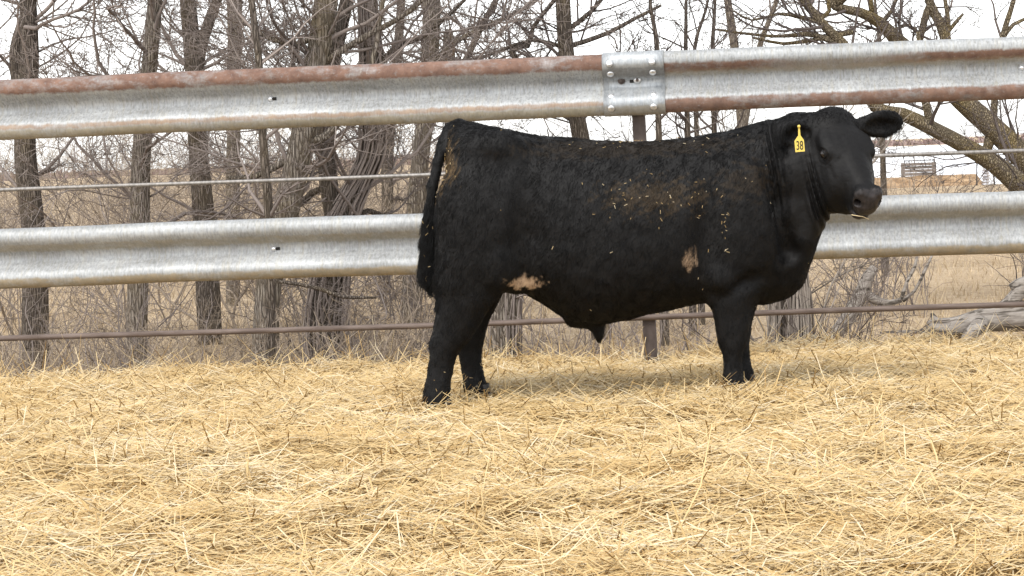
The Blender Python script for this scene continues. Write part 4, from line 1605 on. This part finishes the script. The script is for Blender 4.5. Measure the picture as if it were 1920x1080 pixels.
p2 = p1 + (Nn * lift * .7 + flow * .9) * (Lh * .36)[:, None]
p3 = p2 + (Nn * lift * .2 + flow * 1.0 + rng.normal(size=(NH_, 3)) * .15) * (Lh * .34)[:, None]
pts = np.stack([p0, p1, p2, p3], 1).reshape(-1, 3)
hc = bpy.data.hair_curves.new('coat')
hc.add_curves([4] * NH_)
hc.attributes['position'].data.foreach_set('vector', pts.astype(np.float32).ravel()) if 'position' in hc.attributes else hc.position_data.foreach_set('vector', pts.astype(np.float32).ravel())
ra = hc.attributes.get('radius') or hc.attributes.new('radius', 'FLOAT', 'POINT')
ra.data.foreach_set('value', np.tile(np.array([.0006, .00055, .0004, .00012], np.float32), NH_))
da = hc.attributes.new('dust_sheen', 'FLOAT', 'CURVE')
da.data.foreach_set('value', (a_dust_sheen[vi] * (rng.random(NH_) < .6)).astype(np.float32))
hc.materials.append(M_COAT)
coat = bpy.data.objects.new('coat', hc)
COL.objects.link(coat)
coat.parent = bull

# eyes
m = Mat('eye', rough=.08, spec=.6)
m.color((.010, .007, .006))
M_EYE = m.m
for s in (-1, 1):
    me = bpy.data.meshes.new('eye')
    import bmesh
    bm = bmesh.new()
    bmesh.ops.create_uvsphere(bm, u_segments=20, v_segments=12, radius=.0195)
    for f_ in bm.faces:
        f_.smooth = True
    bm.to_mesh(me)
    bm.free()
    me.materials.append(M_EYE)
    o = bpy.data.objects.new('eye', me)
    COL.objects.link(o)
    o.parent = bull
    o.location = [float(v_) for v_ in H(.195, s * .112, -.043)]
    # upper and lower eyelid as a partial ring
    b = MB()
    t = np.linspace(0, 2 * math.pi, 26)
    cen = H(.195, s * .118, -.043)
    rim = np.array([cen + hd * math.cos(a_) * .021 + hu * math.sin(a_) * .0145 + hl * s * (.004 - .006 * abs(math.cos(a_))) for a_ in t])
    b.tube(rim, np.full(26, .0042), 8, cap=False)
    lid = b.build('eyelid', M_HIDE, o)
    lid.location = [-float(v_) for v_ in H(.195, s * .112, -.043)]

# hooves: two claws each
m = Mat('hoof_horn', rough=.45)
m.color(m.ramp(m.noise(m.coord((1, 1, 4)), 20, 3), [(.3, (.012, .011, .011)), (.7, (.04, .036, .033))]))
M_HOOF = m.m
for (a_, b_, py, yc) in ((792, 845, 757, NH), (869, 923, 748, FH), (1354, 1399, 731, NF), (1368, 1415, 713, FF)):
    L_, R_ = W(a_, py, yc), W(b_, py, yc)
    cx = (L_[0] + R_[0]) / 2
    z0 = -.035
    b = MB()
    for s in (-1, 1):
        zs = np.linspace(z0, z0 + .075, 7)
        for_ = np.linspace(1, .72, 7)
        ringn = 14
        an = np.linspace(0, 2 * math.pi, ringn, endpoint=False)
        V = []
        for z_, f_ in zip(zs, for_):
            ex = np.cos(an)
            ey = np.sin(an)
            rx = np.where(ex > 0, .068 * f_, .055 * f_)
            V.append(np.stack([cx + .008 + ex * rx + (1 - f_) * -.02, yc + s * .024 + ey * .0235 * f_, np.full(ringn, z_)], 1))
        V = np.vstack(V)
        i = np.arange(6)[:, None] * ringn
        j = np.arange(ringn)[None]
        Q = np.stack([i + j, i + (j + 1) % ringn, i + ringn + (j + 1) % ringn, i + ringn + j], -1).reshape(-1, 4)
        b.add(V, Q)
    b.build('hoof', M_HOOF, bull)

# straw chaff caught in the coat
b = MB()
wf = np.clip(a_dust_sheen * 1.6 + .015 + 2.2 * (blob(W(1362, 430, -.3), (.018, .2, .13), .5, 66)) + .45 * blob(W(1215, 370, -.28), (.22, .12, .085), 1.0, 67)
             + .6 * blob(W(806, 470, -.075), (.05, .1, .2), .3, 70) + .5 * blob(W(900, 730, 0), (.2, .4, .1), .3, 68) + .012 * (BV[:, 2] > 1.05) * (BN[:, 2] > .3) * (1 - is_head), 0, 2) * (BN[:, 1] < .3) * (1 - .9 * is_head)
NS = 230
P, Nn, vi = sample_surface(NS, wf, 71)
az = rng.uniform(0, 6.28, NS)
tg = rng.normal(size=(NS, 3))
tg -= Nn * np.einsum('ij,ij->i', tg, Nn)[:, None]
tg /= np.linalg.norm(tg, axis=1)[:, None]
tg = tg + Nn * rng.uniform(-.1, .4, NS)[:, None]
Ls = rng.uniform(.003, .017, NS)
for k in range(NS):
    c0 = P[k] + Nn[k] * .009
    b.tube([c0 - tg[k] * Ls[k] * .5, c0 + tg[k] * Ls[k] * .5], [.0011, .0008], 3, np.clip(rng.normal(.62, .22), 0, 1), cap=False)
tag(b.build('chaff', M_STRAW, bull), kind='stuff')

# tail switch: long hair
NT = 2600
r = np.random.default_rng(81)
tp = r.random(NT)
ctr = np.array([W(806 + 5 * math.sin(t_ * 5), 400 + 125 * t_, -.075) for t_ in tp])
an = r.uniform(0, 6.28, NT)
rad_ = np.interp(tp, [0, .3, .8, 1], [.024, .036, .036, .016])
s0 = ctr + np.stack([np.cos(an) * rad_, np.sin(an) * rad_, 0 * an], 1)
ln = r.uniform(.04, .11, NT) * np.interp(tp, [0, .6, 1], [1, 1, .45])
o1 = np.stack([np.cos(an) * .010, np.sin(an) * .010, -ln * .5], 1) + r.normal(size=(NT, 3)) * .003
o2 = np.stack([np.cos(an) * .002 - .0, np.sin(an) * .002, -ln * .5], 1) + r.normal(size=(NT, 3)) * .007
pts = np.stack([s0, s0 + o1, s0 + o1 + o2], 1).reshape(-1, 3)
hc = bpy.data.hair_curves.new('tail_switch')
hc.add_curves([3] * NT)
hc.attributes['position'].data.foreach_set('vector', pts.astype(np.float32).ravel())
ra = hc.attributes.get('radius') or hc.attributes.new('radius', 'FLOAT', 'POINT')
ra.data.foreach_set('value', np.tile(np.array([.0009, .0008, .0003], np.float32), NT))
hc.materials.append(M_COAT)
o = bpy.data.objects.new('tail_switch', hc)
COL.objects.link(o)
o.parent = bull

# yellow ear tag, hanging from the near ear
m = Mat('tag_plastic', rough=.45, spec=.4)
m.color(m.mix(m.math('MULTIPLY', m.noise(m.coord(), 60, 3), .35), (.66, .5, .10), (.52, .37, .06)))
M_TAG = m.m
m = Mat('tag_ink', rough=.6)
m.color((.02, .018, .015))
M_INK = m.m
TY = 8.62
s_ = mpp(TY)
tc = at(1500, 263, TY)
root = empty('ear_tag', tc, 0, 'yellow plastic ear tag hanging from the near ear of the bull', 'ear tag')
outline = [(-11.0, 22), (9.8, 21), (8.4, 0), (1.6, -9), (.2, -29), (-2.6, -29), (-3.6, -9), (-12.2, 1)]
pr = [np.array([x * s_, 0, -y_ * s_]) for x, y_ in outline]
V = np.array([[p_[0] * .86, yo, p_[2]] for yo in (-.0012, .0012) for p_ in pr])
n8 = len(pr)
me = bpy.data.meshes.new('plate')
me.from_pydata(V.tolist(), [], [list(range(n8)), list(range(2 * n8 - 1, n8 - 1, -1))] + [[i, i + n8, (i + 1) % n8 + n8, (i + 1) % n8] for i in range(n8)])
me.materials.append(M_TAG)
o = bpy.data.objects.new('plate', me)
COL.objects.link(o)
o.parent = root
fc = bpy.data.curves.new('number', 'FONT')
fc.body = '38'
fc.size = 25 * s_
fc.align_x = 'CENTER'
fc.align_y = 'CENTER'
fc.extrude = .0002
fc.offset = .0004
fc.materials.append(M_INK)
tmp = bpy.data.objects.new('number', fc)
COL.objects.link(tmp)
bpy.context.view_layer.update()
me = bpy.data.meshes.new_from_object(tmp)
bpy.data.objects.remove(tmp)
o = bpy.data.objects.new('number', me)
COL.objects.link(o)
o.parent = root
o.rotation_euler = (math.pi / 2, 0, 0)
o.scale = (.55, .95, 1.0)
o.location = (-1.0 * s_, -.0018, -10.5 * s_)
b = MB()
c0 = np.array([-1.2 * s_, -.003, 26 * s_])
b.tube([c0, c0 + [0, -.003, 0], c0 + [0, -.005, 0]], [.007, .006, .002], 10)
b.build('button', M_TAG, root)

# stalk of straw in the corner of the mouth
b = MB()
c0 = H(.482, -.045, -.118)
b.tube([c0 + hl * -.02, c0 + hl * .03 + hd * .014, c0 + hl * .06 + hd * .02 - hu * .012], [.002, .002, .0015], 5, .85)
o = b.build('straw_stalk', M_STRAW, None, origin=c0)
o.location = [float(v_) for v_ in (c0 + np.array([0, BY, 0]))]
tag(o, 'single pale stalk of straw in the mouth of the bull', 'straw')

import sys
print('tris', sum(sum(len(p.vertices) - 2 for p in o.data.polygons) for o in SC.objects if o.type == 'MESH' and len(o.data.polygons) < 10) + sum(len(o.data.loops) - 2 * len(o.data.polygons) for o in SC.objects if o.type == 'MESH'), file=sys.stderr)
print('trees', TREES, 'body verts', nV, file=sys.stderr)
